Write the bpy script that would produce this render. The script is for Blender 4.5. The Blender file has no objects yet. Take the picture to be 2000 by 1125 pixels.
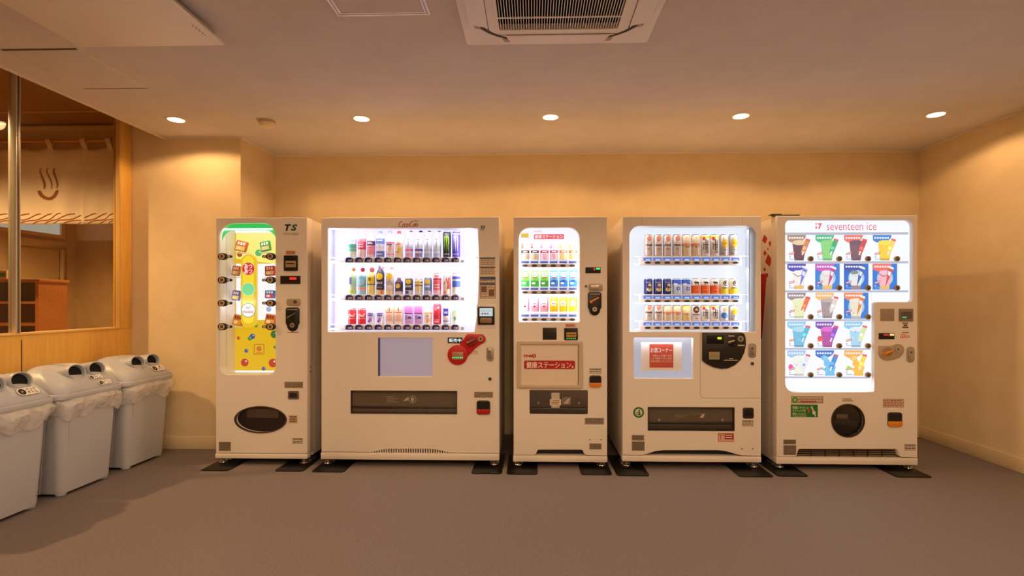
import bpy, bmesh, math, random
from mathutils import Vector
random.seed(7)
SC = bpy.context.scene
COL = SC.collection
R_ = math.radians

# ------------------------------------------------------------------ camera
FPX, PPX, PPY, YAW, HC = 1040.0, 1012.0, 589.0, R_(1.6), 1.2
cam_d = bpy.data.cameras.new('camera')
cam_d.sensor_width = 36.0
cam_d.lens = 36.0 * FPX / 2000.0
cam_d.shift_x = -(PPX - 1000.0) / 2000.0
cam_d.shift_y = (PPY - 562.5) / 2000.0
cam_d.clip_start = 0.05
cam = bpy.data.objects.new('camera', cam_d)
cam.location = (0, 0, HC)
cam.rotation_euler = (R_(90), 0, YAW)
COL.objects.link(cam)
SC.camera = cam

# ------------------------------------------------------------------ world, exposure
w = bpy.data.worlds.new('world'); SC.world = w; w.use_nodes = True
w.node_tree.nodes['Background'].inputs[0].default_value = (0.02, 0.018, 0.016, 1)
w.node_tree.nodes['Background'].inputs[1].default_value = 0.1
SC.view_settings.view_transform = 'Standard'
SC.view_settings.look = 'None'
SC.view_settings.exposure = 0.0
SC.view_settings.gamma = 1.0
SC.view_settings.use_curve_mapping = False
WARM = (1.0, 0.59, 0.27)
WARM2 = (1.0, 0.70, 0.43)   # the lamps over the open floor are a little whiter
COOL = (0.90, 0.90, 1.0)
P_DOWN = 44.0       # watts of one ceiling downlight
E_PANEL = 1.35        # radiance of the lit display backs
P_TUBE = 0.6        # scale of the tubes inside the machines

# ------------------------------------------------------------------ pixel -> place (directions only; depth comes from planes)
CA, SA = math.cos(YAW), math.sin(YAW)
def ray(px, py):
    u = (px - PPX) / FPX; v = -(py - PPY) / FPX
    return Vector((-SA + u * CA, CA + u * SA, v))
def onY(px, py, Y):
    r = ray(px, py); t = Y / r.y
    return r.x * t, HC + r.z * t
def onX(px, py, X):
    r = ray(px, py); t = X / r.x
    return r.y * t, HC + r.z * t
def onZ(px, py, Z):
    r = ray(px, py); t = (Z - HC) / r.z
    return r.x * t, r.y * t

# ------------------------------------------------------------------ materials
def lin(c):
    o = []
    for k in c[:3]:
        k = k / 255.0
        o.append(k / 12.92 if k <= 0.04045 else ((k + 0.055) / 1.055) ** 2.4)
    return (*o, 1.0)
_M = {}
def mat(col, rough=0.5, metal=0.0, spec=0.5, key=None):
    k = key or ('m', tuple(col), rough, metal, spec)
    if k in _M: return _M[k]
    m = bpy.data.materials.new('paint_%02x%02x%02x' % tuple(int(x) for x in col)); m.use_nodes = True
    nt = m.node_tree; b = nt.nodes['Principled BSDF']
    b.inputs['Base Color'].default_value = lin(col)
    b.inputs['Roughness'].default_value = rough
    b.inputs['Metallic'].default_value = metal
    b.inputs['Specular IOR Level'].default_value = spec
    _M[k] = m
    return m
def emat(col, s=1.0):
    k = ('e', tuple(col), s)
    if k in _M: return _M[k]
    m = bpy.data.materials.new('lit_%02x%02x%02x' % tuple(int(x) for x in col)); m.use_nodes = True
    b = m.node_tree.nodes['Principled BSDF']
    b.inputs['Base Color'].default_value = (0.07, 0.07, 0.07, 1)
    b.inputs['Roughness'].default_value = 0.4
    b.inputs['Emission Color'].default_value = lin(col)
    b.inputs['Emission Strength'].default_value = s
    _M[k] = m
    return m
def glassmat(name, tint=(255, 255, 255), refl=0.9, rough=0.02, ior=1.45):
    m = bpy.data.materials.new(name); m.use_nodes = True
    nt = m.node_tree; nt.nodes.clear()
    out = nt.nodes.new('ShaderNodeOutputMaterial')
    mix = nt.nodes.new('ShaderNodeMixShader')
    tr = nt.nodes.new('ShaderNodeBsdfTransparent'); tr.inputs[0].default_value = lin(tint)
    gl = nt.nodes.new('ShaderNodeBsdfGlossy'); gl.inputs['Roughness'].default_value = rough
    gl.inputs['Color'].default_value = (refl, refl, refl, 1)
    r0 = ((ior - 1) / (ior + 1)) ** 2      # Schlick reflectance, the same from both sides of the sheet
    lw = nt.nodes.new('ShaderNodeLayerWeight'); lw.inputs[0].default_value = 0.5
    pw = nt.nodes.new('ShaderNodeMath'); pw.operation = 'POWER'; pw.inputs[1].default_value = 5.0
    fr = nt.nodes.new('ShaderNodeMath'); fr.operation = 'MULTIPLY_ADD'; fr.inputs[1].default_value = 1 - r0; fr.inputs[2].default_value = r0
    nt.links.new(lw.outputs['Facing'], pw.inputs[0]); nt.links.new(pw.outputs[0], fr.inputs[0])
    nt.links.new(fr.outputs[0], mix.inputs[0]); nt.links.new(tr.outputs[0], mix.inputs[1])
    nt.links.new(gl.outputs[0], mix.inputs[2]); nt.links.new(mix.outputs[0], out.inputs[0])
    return m
def noisy(name, c1, c2, scale=(1, 1, 1), nscale=40, detail=6, rough=0.6, bump=0.0, bscale=None, spec=0.4, metal=0.0, contrast=(0.3, 0.7)):
    m = bpy.data.materials.new(name); m.use_nodes = True
    nt = m.node_tree; b = nt.nodes['Principled BSDF']
    tc = nt.nodes.new('ShaderNodeTexCoord'); mp = nt.nodes.new('ShaderNodeMapping')
    mp.inputs['Scale'].default_value = scale
    n = nt.nodes.new('ShaderNodeTexNoise'); n.inputs['Scale'].default_value = nscale; n.inputs['Detail'].default_value = detail
    cr = nt.nodes.new('ShaderNodeValToRGB')
    cr.color_ramp.elements[0].position = contrast[0]; cr.color_ramp.elements[1].position = contrast[1]
    cr.color_ramp.elements[0].color = lin(c1); cr.color_ramp.elements[1].color = lin(c2)
    nt.links.new(tc.outputs['Object'], mp.inputs[0]); nt.links.new(mp.outputs[0], n.inputs['Vector'])
    nt.links.new(n.outputs['Fac'], cr.inputs[0]); nt.links.new(cr.outputs[0], b.inputs['Base Color'])
    b.inputs['Roughness'].default_value = rough; b.inputs['Specular IOR Level'].default_value = spec
    b.inputs['Metallic'].default_value = metal
    if bump:
        n2 = nt.nodes.new('ShaderNodeTexNoise'); n2.inputs['Scale'].default_value = bscale or nscale * 3; n2.inputs['Detail'].default_value = 3
        nt.links.new(mp.outputs[0], n2.inputs['Vector'])
        bp = nt.nodes.new('ShaderNodeBump'); bp.inputs['Strength'].default_value = bump; bp.inputs['Distance'].default_value = 0.004
        nt.links.new(n2.outputs['Fac'], bp.inputs['Height']); nt.links.new(bp.outputs[0], b.inputs['Normal'])
    return m

WALL = noisy('wallpaper_beige', (226, 204, 164), (233, 212, 174), nscale=6, rough=0.85, bump=0.25, bscale=220, spec=0.2)
CEIL = noisy('ceiling_paper', (218, 213, 214), (225, 220, 221), nscale=5, rough=0.9, bump=0.2, bscale=200, spec=0.15)
FLOOR = noisy('floor_vinyl_taupe', (111, 101, 101), (126, 115, 114), nscale=90, detail=8, rough=0.62, bump=0.35, bscale=260, spec=0.35)
WOOD = noisy('maple_panel', (224, 172, 80), (236, 188, 98), scale=(3, 3, 0.35), nscale=12, rough=0.38, spec=0.45)
WOOD2 = noisy('shelf_wood', (190, 120, 56), (206, 138, 68), scale=(0.4, 3, 3), nscale=12, rough=0.45)
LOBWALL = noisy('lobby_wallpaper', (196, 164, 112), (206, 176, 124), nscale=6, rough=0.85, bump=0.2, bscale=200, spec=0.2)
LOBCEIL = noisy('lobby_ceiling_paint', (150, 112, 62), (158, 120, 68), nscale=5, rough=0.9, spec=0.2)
CLOTH = noisy('noren_linen', (238, 222, 196), (246, 232, 208), scale=(1, 1, 3), nscale=120, rough=0.95, bump=0.3, bscale=500, spec=0.1)
BODYW = noisy('machine_white_enamel', (238, 228, 218), (241, 231, 221), nscale=3, rough=0.34, spec=0.45)
TRIM = mat((236, 224, 204), 0.5)
BLACK = mat((18, 17, 17), 0.35)
BLACKM = mat((10, 9, 9), 0.4, 0.0, 0.3)
DARK = mat((42, 38, 36), 0.4)
GREY = mat((150, 142, 134), 0.45)
LGREY = mat((196, 190, 184), 0.4)
STEEL = mat((190, 184, 176), 0.25, 0.9)
STEELD = mat((120, 112, 104), 0.35, 0.8)
WHITE = mat((244, 242, 240), 0.4)
RED = mat((196, 24, 28), 0.35)
BINP = noisy('bin_grey_plastic', (178, 182, 194), (182, 186, 198), nscale=4, rough=0.38, spec=0.45)
PANE = glassmat('clear_pane', (252, 253, 255), 0.5, 0.02, 1.25)
TINT = glassmat('smoked_flap', (62, 58, 54), 0.8, 0.08, 1.45)
GLASSW = glassmat('partition_glass', (238, 240, 236), 0.7, 0.01, 1.42)
INNER = mat((242, 242, 246), 0.45)
RAIL = mat((226, 214, 202), 0.4)

# ------------------------------------------------------------------ mesh builder
def rr(x0, x1, z0, z1, r=0.0, n=5):
    """rounded rectangle, counter-clockwise seen from -y; r = one radius or (tl, tr, br, bl)"""
    if x1 < x0: x0, x1 = x1, x0
    if z1 < z0: z0, z1 = z1, z0
    if not isinstance(r, (tuple, list)): r = (r,) * 4
    tl, tr, br, bl = r
    pts = []
    for (cx, cz, rad, a0) in ((x0 + bl, z0 + bl, bl, 180), (x1 - br, z0 + br, br, 270), (x1 - tr, z1 - tr, tr, 0), (x0 + tl, z1 - tl, tl, 90)):
        if rad <= 1e-6: pts.append((cx, cz)); continue
        for i in range(n + 1):
            a = R_(a0 + 90.0 * i / n); pts.append((cx + rad * math.cos(a), cz + rad * math.sin(a)))
    return pts
def ell(cx, cz, rx, rz=None, n=24):
    rz = rx if rz is None else rz
    return [(cx + rx * math.cos(2 * math.pi * i / n), cz + rz * math.sin(2 * math.pi * i / n)) for i in range(n)]

class MB:
    def __init__(s): s.v = []; s.f = []; s.mi = []; s.mats = []
    def m(s, mt):
        if mt not in s.mats: s.mats.append(mt)
        return s.mats.index(mt)
    def add(s, vs, fs, mt):
        o = len(s.v); s.v += [tuple(p) for p in vs]; k = s.m(mt)
        for f in fs: s.f.append([o + i for i in f]); s.mi.append(k)
        return s
    def box(s, x0, x1, y0, y1, z0, z1, mt):
        vs = [(x, y, z) for z in (z0, z1) for y in (y0, y1) for x in (x0, x1)]
        return s.add(vs, [(0, 2, 3, 1), (4, 5, 7, 6), (0, 1, 5, 4), (2, 6, 7, 3), (0, 4, 6, 2), (1, 3, 7, 5)], mt)
    def flat(s, poly, y, mt):
        return s.add([(x, y, z) for x, z in poly], [list(range(len(poly)))], mt)
    def prism(s, poly, y0, y1, mt, side=None):
        n = len(poly)
        vs = [(x, y0, z) for x, z in poly] + [(x, y1, z) for x, z in poly]
        s.add(vs, [list(range(n)), list(range(2 * n - 1, n - 1, -1))] + [[i, n + i, n + (i + 1) % n, (i + 1) % n] for i in range(n)], mt)
        return s
    def ring(s, outer, inner, y0, y1, mt):
        n = len(outer)
        vs = [(x, y0, z) for x, z in outer] + [(x, y0, z) for x, z in inner] + [(x, y1, z) for x, z in outer] + [(x, y1, z) for x, z in inner]
        fs = []
        for i in range(n):
            j = (i + 1) % n
            fs += [[i, j, n + j, n + i], [2 * n + j, 2 * n + i, 3 * n + i, 3 * n + j], [i, 2 * n + i, 2 * n + j, j], [n + j, 3 * n + j, 3 * n + i, n + i]]
        return s.add(vs, fs, mt)
    def lathe(s, prof, mt, n=16, c=(0, 0, 0), sy=1.0):
        vs = []; fs = []; k = len(prof)
        for r, z in prof:
            for i in range(n):
                a = 2 * math.pi * i / n
                vs.append((c[0] + r * math.cos(a), c[1] + sy * r * math.sin(a), c[2] + z))
        for j in range(k - 1):
            for i in range(n):
                i2 = (i + 1) % n
                fs.append([j * n + i, j * n + i2, (j + 1) * n + i2, (j + 1) * n + i])
        if prof[0][0] > 1e-6: fs.append([i for i in range(n - 1, -1, -1)])
        if prof[-1][0] > 1e-6: fs.append([(k - 1) * n + i for i in range(n)])
        return s.add(vs, fs, mt)
    def cyl(s, p0, p1, r, mt, n=16, r2=None):
        p0 = Vector(p0); p1 = Vector(p1); d = (p1 - p0).normalized()
        a = d.orthogonal().normalized(); b = d.cross(a); r2 = r if r2 is None else r2
        vs = [p0 + r * (a * math.cos(t) + b * math.sin(t)) for t in [2 * math.pi * i / n for i in range(n)]]
        vs += [p1 + r2 * (a * math.cos(t) + b * math.sin(t)) for t in [2 * math.pi * i / n for i in range(n)]]
        return s.add(vs, [list(range(n - 1, -1, -1)), list(range(n, 2 * n))] + [[i, (i + 1) % n, n + (i + 1) % n, n + i] for i in range(n)], mt)
    def stroke(s, pts, wd, y, mt):
        """flat ribbon through pts (x,z); wd = width or list of widths"""
        n = len(pts); L = []; Rr = []
        for i in range(n):
            a = pts[max(0, i - 1)]; b = pts[min(n - 1, i + 1)]
            dx, dz = b[0] - a[0], b[1] - a[1]; l = math.hypot(dx, dz) or 1
            wi = (wd[i] if isinstance(wd, (list, tuple)) else wd) / 2
            L.append((pts[i][0] - dz / l * wi, y, pts[i][1] + dx / l * wi)); Rr.append((pts[i][0] + dz / l * wi, y, pts[i][1] - dx / l * wi))
        return s.add(L + Rr, [[i, n + i, n + i + 1, i + 1] for i in range(n - 1)], mt)
    def mesh(s, name, bevel=0.0, smooth=True, seg=2):
        me = bpy.data.meshes.new(name)
        me.from_pydata(s.v, [], s.f)
        for mt in s.mats: me.materials.append(mt)
        me.polygons.foreach_set('material_index', s.mi)
        if bevel > 0:
            bm = bmesh.new(); bm.from_mesh(me)
            bmesh.ops.remove_doubles(bm, verts=bm.verts, dist=1e-5)
            es = [e for e in bm.edges if len(e.link_faces) == 2 and e.calc_face_angle(0) > 0.6]
            bmesh.ops.bevel(bm, geom=es, offset=bevel, segments=seg, profile=0.5, affect='EDGES', clamp_overlap=True)
            bm.to_mesh(me); bm.free()
        if smooth:
            me.polygons.foreach_set('use_smooth', [True] * len(me.polygons))
            me.set_sharp_from_angle(angle=R_(38))
        me.update()
        return me
    def build(s, name, parent=None, loc=(0, 0, 0), bevel=0.0, smooth=True, seg=2):
        return link(name, s.mesh(name, bevel, smooth, seg), parent, loc)
def link(name, me, parent=None, loc=(0, 0, 0), rot=(0, 0, 0)):
    o = bpy.data.objects.new(name, me); COL.objects.link(o)
    o.parent = parent; o.location = loc; o.rotation_euler = rot
    return o
def tag(o, label, cat, group=None):
    o['label'] = label; o['category'] = cat
    if group: o['group'] = group
    return o
def thing(name, loc, label, cat, group=None):
    return tag(link(name, None, None, loc), label, cat, group)
def struct(o, label=None):
    o['kind'] = 'structure'
    if label: o['label'] = label
    return o

def curve_mesh(cu):
    o = bpy.data.objects.new('tmp', cu); COL.objects.link(o)
    bpy.context.view_layer.update()
    dg = bpy.context.evaluated_depsgraph_get()
    me = bpy.data.meshes.new_from_object(o.evaluated_get(dg))
    bpy.data.objects.remove(o); bpy.data.curves.remove(cu)
    return me
def plate(polys, y0, y1, mt, bev=0.003):
    """sheet with holes; polys[0] is the outline, the rest are holes, all (x,z)"""
    cu = bpy.data.curves.new('plate', 'CURVE'); cu.dimensions = '2D'; cu.fill_mode = 'BOTH'
    cu.extrude = (y1 - y0) / 2 - bev; cu.bevel_depth = bev; cu.bevel_resolution = 1; cu.offset = -bev
    for p in polys:
        sp = cu.splines.new('POLY'); sp.points.add(len(p) - 1); sp.use_cyclic_u = True
        for i, (x, z) in enumerate(p): sp.points[i].co = (x, z, 0, 1)
    me = curve_mesh(cu)
    ym = (y0 + y1) / 2
    for v in me.vertices:
        x, z, e = v.co; v.co = (x, ym - e, z)
    me.materials.clear(); me.materials.append(mt)
    me.polygons.foreach_set('use_smooth', [True] * len(me.polygons)); me.set_sharp_from_angle(angle=R_(30))
    me.update()
    return me
_T = {}
def text_pts(body, size=1.0, shear=0.0, bold=0.0, sx=1.0, spacing=1.0, line=1.0):
    """text as (verts, faces), centred, unit = metres in (x,z)"""
    k = (body, shear, bold, spacing, line)
    if k not in _T:
        cu = bpy.data.curves.new('txt', 'FONT'); cu.body = body; cu.align_x = 'CENTER'; cu.align_y = 'CENTER'
        cu.resolution_u = 2; cu.shear = shear; cu.offset = bold; cu.space_character = spacing; cu.space_line = line
        me = curve_mesh(cu)
        vs = [(v.co.x, v.co.y) for v in me.vertices]; fs = [list(p.vertices) for p in me.polygons]
        bpy.data.meshes.remove(me)
        if vs:
            xs = [v[0] for v in vs]; zs = [v[1] for v in vs]
            cx = (min(xs) + max(xs)) / 2; cz = (min(zs) + max(zs)) / 2
            vs = [(x - cx, z - cz) for x, z in vs]
            h = max(zs) - min(zs); wd = max(xs) - min(xs)
        else: h = wd = 1
        _T[k] = (vs, fs, wd, h)
    return _T[k]
def put_text(mb, body, cx, cz, width, height, y, mt, **kw):
    if any(ord(ch) > 0x2fff for ch in body):      # weight for dense characters: two strokes side by side, not an outline offset
        fat = kw.pop('bold', 0.0) * 0.9
    else: fat = 0.0
    vs, fs, wd, h = text_pts(body, **kw)
    sx = width / wd; sz = height / h
    for k in ((-1, 1) if fat > 0 else (0,)):
        mb.add([(cx + (x + k * fat) * sx, y - 0.00002 * k, cz + (z + k * fat * .35) * sz) for x, z in vs], fs, mt)

# ------------------------------------------------------------------ the place: planes
YF, YB = 3.86, 4.81           # machine fronts, back wall
XR, XL, XS = 3.416, -3.276, -3.005   # right wall, left partition, edge of the lower ceiling
YP, XP = 4.257, -2.372        # pilaster front, pilaster side
ZC, ZH = 2.535, 2.72          # ceiling, raised slot and lobby ceiling
Y0 = -2.2                     # wall behind the camera

def room():
    struct(MB().box(XL - 0.06, XR + 0.1, Y0 - 0.1, YB + 0.1, -0.1, 0, FLOOR).build('floor', smooth=False))
    struct(MB().box(XS, XR + 0.1, Y0 - 0.1, YB + 0.1, ZC, ZC + 0.06, CEIL).build('ceiling', smooth=False))
    struct(MB().box(XL - 0.06, XS, Y0 - 0.1, YP, ZH, ZH + 0.06, CEIL).box(XS, XS + 0.02, Y0 - 0.1, YP, ZC + 0.06, ZH + 0.06, CEIL).build('ceiling_slot', smooth=False))
    struct(MB().box(XP, XR, YB, YB + 0.1, 0, ZC, WALL).build('wall_back', smooth=False))
    struct(MB().box(XL, XP, YP, YB + 0.1, 0, ZH, WALL).build('wall_pilaster', smooth=False))
    struct(MB().box(XR, XR + 0.1, Y0, YB + 0.1, 0, ZC, WALL).build('wall_right', smooth=False))
    struct(MB().box(XL, XR, Y0 - 0.1, Y0, 0, ZH, WALL).build('wall_front', smooth=False))
    # baseboards
    bz = 0.105
    BB = mat((226, 206, 168), 0.5)
    def bb(name, x0, x1, y0, y1):
        mb = MB().box(x0, x1, y0, y1, 0, bz, BB)
        struct(mb.build(name, bevel=0.004))
    bb('baseboard_right', XR - 0.008, XR, Y0, YB)
    bb('baseboard_back', XP, XR, YB - 0.008, YB)
    bb('baseboard_pilaster', XL, XP, YP - 0.008, YP)
    bb('baseboard_return', XP, XP + 0.008, YP, YB)
    # ceiling trims
    def tr(name, *b): struct(MB().box(*b, TRIM).build(name, smooth=False))
    tr('trim_1', XP, XR, YB - 0.012, YB, ZC - 0.012, ZC)
    tr('trim_2', XR - 0.012, XR, Y0, YB, ZC - 0.012, ZC)
    tr('trim_3', XL, XP, YP - 0.012, YP, ZC - 0.012, ZC) if False else tr('trim_3', XS, XP, YP - 0.012, YP, ZC - 0.012, ZC)
    tr('trim_4', XP, XP + 0.012, YP, YB, ZC - 0.012, ZC)
    tr('trim_5', XS - 0.014, XS, Y0, YP, ZC - 0.010, ZC + 0.06)
    # left partition: maple base, post, glass
    wl = struct(MB().box(XL - 0.05, XL, Y0, YP - 0.002, 0, 0.985, WOOD).build('wall_left', smooth=False), 'maple panelled partition below the glass')
    yg, _ = onX(42, 700, XL)
    for y in (yg, yg - 0.92, yg - 1.84):
        MB().box(XL - 0.002, XL + 0.0008, y - 0.004, y + 0.004, 0.02, 0.955, mat((96, 58, 22), 0.8)).build('groove', wl, smooth=False)
    win = struct(link('window_1', None, None, (XL, 0, 0)), 'tall glass partition with maple post and metal mullion')
    ypost0, _ = onX(233, 500, XL); ym, _ = onX(34, 400, XL)
    MB().box(-0.05, 0.006, ypost0, YP - 0.004, 0.985, ZH, WOOD).build('post', win, bevel=0.004)
    MB().box(-0.03, 0.012, ypost0 - 0.012, ypost0, 1.0, ZH, mat((214, 168, 92), 0.4)).build('frame_bead', win, bevel=0.002)
    MB().box(-0.055, 0.010, Y0, ypost0, 0.985, 1.0, mat((236, 190, 112), 0.35)).build('sill', win, bevel=0.003)
    for k, (a, b) in enumerate(((Y0, ym - 0.017), (ym + 0.017, ypost0 - 0.012))):
        MB().box(-0.028, -0.022, a, b, 1.0, ZH, GLASSW).build('pane', win, smooth=False)
    ml = mat((206, 196, 178), 0.3, 0.25)
    MB().box(-0.045, 0.006, ym - 0.017, ym + 0.017, 1.0, ZH, ml).build('mullion', win, bevel=0.003)
    MB().box(0.006, 0.011, ym - 0.004, ym + 0.004, 1.0, ZH, STEELD).build('mullion_rib', win, smooth=False)
room()

# ------------------------------------------------------------------ ceiling lights
def downlight_at(x, y, label, group, k=1.0, col=WARM):
    t = thing('downlight', (x, y, ZC), label, 'ceiling light', group)
    MB().lathe([(0.052, -0.001), (0.068, -0.004), (0.074, -0.001), (0.074, 0.0)], mat((240, 226, 200), 0.4), 28).build('trim_ring', t)
    MB().lathe([(0.0, -0.0022), (0.054, -0.0022), (0.054, -0.0008), (0.0, -0.0008)], emat((255, 226, 172), 14.0), 28).build('lens', t)
    L = bpy.data.lights.new('downlight_lamp', 'SPOT'); L.energy = P_DOWN * k; L.color = col
    L.spot_size = R_(158); L.spot_blend = 0.22; L.shadow_soft_size = 0.05
    o = bpy.data.objects.new('lamp', L); COL.objects.link(o); o.parent = t; o.location = (0, 0, -0.012)
    return t
names = ['noodle machine', 'wide drink machine', 'milk machine', 'can machine', 'ice cream machine']
for (px, py), nm in zip(((344, 234), (706, 232), (1075, 229), (1447, 227), (1828, 224)), names):
    x, y = onZ(px, py, ZC)
    lab = 'round warm ceiling downlight above the %s' % nm
    if nm == 'noodle machine': lab = 'round warm ceiling downlight in front of the pilaster, nearest the bins'
    if nm == 'ice cream machine': lab = 'round warm ceiling downlight nearest the right wall above the ice cream machine'
    downlight_at(x, y, lab, 'downlights above the machines', 0.62 if nm == 'noodle machine' else 0.54 if nm == 'ice cream machine' else 0.76)
for (x, y) in ((-1.28, 2.12), (2.04, 2.12), (-1.2, 0.35), (0.1, 0.35), (1.5, 0.35), (-1.9, -1.3), (0.1, -1.3), (2.1, -1.3)):
    downlight_at(x, y, 'round warm ceiling downlight in the open part of the room', 'downlights over the open floor', (1.0 if x < 0 else 1.35) if y > 1 else 1.4, WARM2)

# ------------------------------------------------------------------ vending machines: common frame
class Machine:
    """pixel rectangles on the front plane become metres local to the machine (x right, y into the machine, z up)"""
    def __init__(s, name, label, pL, pR, pT, pB, pDoor, depth=0.80):
        x0, zt = onY(pL, pT, YF); x1, _ = onY(pR, pT, YF); xm = (x0 + x1) / 2
        _, zb = onY((pL + pR) / 2, pB, YF); _, zd = onY((pL + pR) / 2, pDoor, YF)
        _, zt = onY((pL + pR) / 2, pT, YF)
        s.pc = (pL + pR) / 2
        s.xm, s.x0, s.x1, s.zt, s.zb, s.zd, s.depth = xm, x0 - xm, x1 - xm, zt, zb, zd, depth
        s.o = thing(name, (xm, YF, 0), label, 'vending machine', 'vending machines along the back wall')
    def F(s, px, py, d=0.0):      # px = 0 stands for the middle of the machine
        x, z = onY(px or s.pc, py, YF + d); return x - s.xm, z
    def rect(s, a, b, c, d, r=0, dep=0.0, n=5):
        x0, z1 = s.F(a, b, dep); x1, z0 = s.F(c, d, dep)
        k = (x1 - x0) / (c - a)
        r = tuple(q * k for q in r) if isinstance(r, (tuple, list)) else r * k
        return rr(x0, x1, z0, z1, r, n)
    def ell(s, cx, cy, rx, ry=None, dep=0.0, n=24):
        x, z = s.F(cx, cy, dep); x2, _ = s.F(cx + rx, cy, dep); _, z2 = s.F(cx, cy - (rx if ry is None else ry), dep)
        return ell(x, z, x2 - x, z2 - z, n)
    def poly(s, pts, dep=0.0): return [s.F(a, b, dep) for a, b in pts]
    def pad(s, name, poly, y0, y1, mt, parent=None, bevel=0.0015):
        return MB().prism(poly, y0, y1, mt).build(name, parent or s.o, bevel=bevel)
    def text(s, body, cx, cy, wpx, hpx, mt, y=-0.0008, parent=None, dep=0.0, name='lettering', **kw):
        x, z = s.F(cx, cy, dep); x2, _ = s.F(cx + wpx, cy, dep); _, z2 = s.F(cx, cy - hpx, dep)
        mb = MB(); put_text(mb, body, x, z, x2 - x, z2 - z, y + dep, mt, **kw)
        return mb.build(name, parent or s.o, smooth=False)
    def shell(s, holes, bottom_cut=None, door_t=0.095):
        x0, x1, zt, zb, zd, D = s.x0, s.x1, s.zt, s.zb, s.zd, s.depth
        t = 0.02; i = 0.004
        mb = MB(); y0 = door_t + 0.006
        mb.box(x0 + i, x0 + i + t, y0, D, zb, zt - 0.006, BODYW).box(x1 - i - t, x1 - i, y0, D, zb, zt - 0.006, BODYW)
        mb.box(x0 + i + t, x1 - i - t, y0, D, zt - 0.006 - t, zt - 0.006, BODYW).box(x0 + i + t, x1 - i - t, y0, D, zb, zb + t, BODYW)
        mb.box(x0 + i + t, x1 - i - t, D - t, D, zb + t, zt - 0.006 - t, BODYW)
        mb.build('cabinet', s.o, smooth=False)
        out = rr(x0, x1, zd, zt, 0.006, 3)
        if bottom_cut:
            a, b = (x0, zd), (x1, zd)
            out = [a] + [p for p in bottom_cut] + [b, (x1, zt), (x0, zt)]
        s.door = link('door', plate([out] + holes, 0, door_t, BODYW, 0.004), s.o)
        # plinth under the door
        MB().box(x0 - 0.003, x1 + 0.0, -0.004, 0.07, zb, zd - 0.004, BODYW).build('base_rail', s.o, bevel=0.003)
        MB().box(x0 + 0.03, x1 - 0.03, 0.071, door_t + 0.1, zb + 0.022, zd + 0.06, BLACK).build('machine_well', s.o, smooth=False)
        for fx in (x0 + 0.035, x1 - 0.04):
            for fy in (0.04, D - 0.08):
                m = MB().lathe([(0.030, 0.0065), (0.032, 0.010), (0.028, 0.016), (0.012, 0.02), (0.011, zb + 0.001)], STEEL, 14, (fx, fy, 0))
                m.lathe([(0.02, zb - 0.012), (0.02, zb - 0.001)], STEELD, 6, (fx, fy, 0))
                m.build('levelling_foot', s.o)
            MB().box(fx - .035, fx + .035, 0.075, 0.20, 0.0065, 0.016, STEEL).cyl((fx, .14, .016), (fx, .14, .03), .009, STEELD, 6).build('foot_clamp', s.o, bevel=0.002)
    def liner(s, a, b, c, d, dep, mt_side=INNER, mt_back=None, y0=0.088, pad=3):
        x0, z1 = s.F(a, b); x1, z0 = s.F(c, d)
        k = pad * 0.0037
        x0 -= k; x1 += k; z0 -= k; z1 += k
        y0 = 0.0955
        mb = MB(); t = 0.004
        y1 = dep
        mb.box(x0 - t, x0, y0, y1, z0 - t, z1 + t, mt_side).box(x1, x1 + t, y0, y1, z0 - t, z1 + t, mt_side)
        mb.box(x0, x1, y0, y1, z1, z1 + t, mt_side).box(x0, x1, y0, y1, z0 - t, z0, mt_side)
        mb.build('display_liner', s.o, smooth=False)
        if mt_back: MB().box(x0 - t, x1 + t, y1, y1 + 0.004, z0 - t, z1 + t, mt_back).build('display_back', s.o, smooth=False)
        return x0, x1, z0, z1
    def pane(s, poly, y=0.010, mt=None, name='window_pane'):
        return MB().flat(poly, y, mt or PANE).build(name, s.o, smooth=False)
    def tube(s, a, b, py, d, watts, size_y=0.03, tilt=35, col=COOL):
        """LED strip: a slim lit bar and its light, pointing down and back"""
        xa, z = s.F(a, py, d); xb, _ = s.F(b, py, d)
        L = bpy.data.lights.new('led_or_fill_light', 'AREA'); L.shape = 'RECTANGLE'; L.size = xb - xa; L.size_y = size_y
        L.energy = watts * P_TUBE; L.color = col
        o = bpy.data.objects.new('led_or_fill_light', L); COL.objects.link(o); o.parent = s.o
        o.location = ((xa + xb) / 2, d, z); o.rotation_euler = (R_(tilt), 0, 0)
    def side_strip(s, px, pa, pb, d, watts, left, col=COOL):
        """upright LED strip inside the window frame, shining across and back onto the goods"""
        x, za = s.F(px, pa, d); _, zb = s.F(px, pb, d)
        L = bpy.data.lights.new('led_or_fill_light', 'AREA'); L.shape = 'RECTANGLE'; L.size = 0.02; L.size_y = za - zb
        L.energy = watts * P_TUBE; L.color = col
        o = bpy.data.objects.new('led_or_fill_light', L); COL.objects.link(o); o.parent = s.o
        o.location = (x, d, (za + zb) / 2)
        o.rotation_euler = Vector((0.86 if left else -0.86, 0.5, 0)).to_track_quat('-Z', 'Y').to_euler()
    def glow_strip(s, a, b, c, d_, dep, watts, col=(0.80, 0.80, 1.0)):
        """added fill light behind the pane, shining out to cool the ceiling and floor"""
        x0, z1 = s.F(a, b, dep); x1, z0 = s.F(c, d_, dep)
        L = bpy.data.lights.new('led_or_fill_light', 'AREA'); L.shape = 'RECTANGLE'; L.size = x1 - x0; L.size_y = z1 - z0
        L.energy = watts; L.color = col
        o = bpy.data.objects.new('led_or_fill_light', L); COL.objects.link(o); o.parent = s.o
        o.location = ((x0 + x1) / 2, dep, (z0 + z1) / 2); o.rotation_euler = (R_(90), 0, 0)
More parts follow.
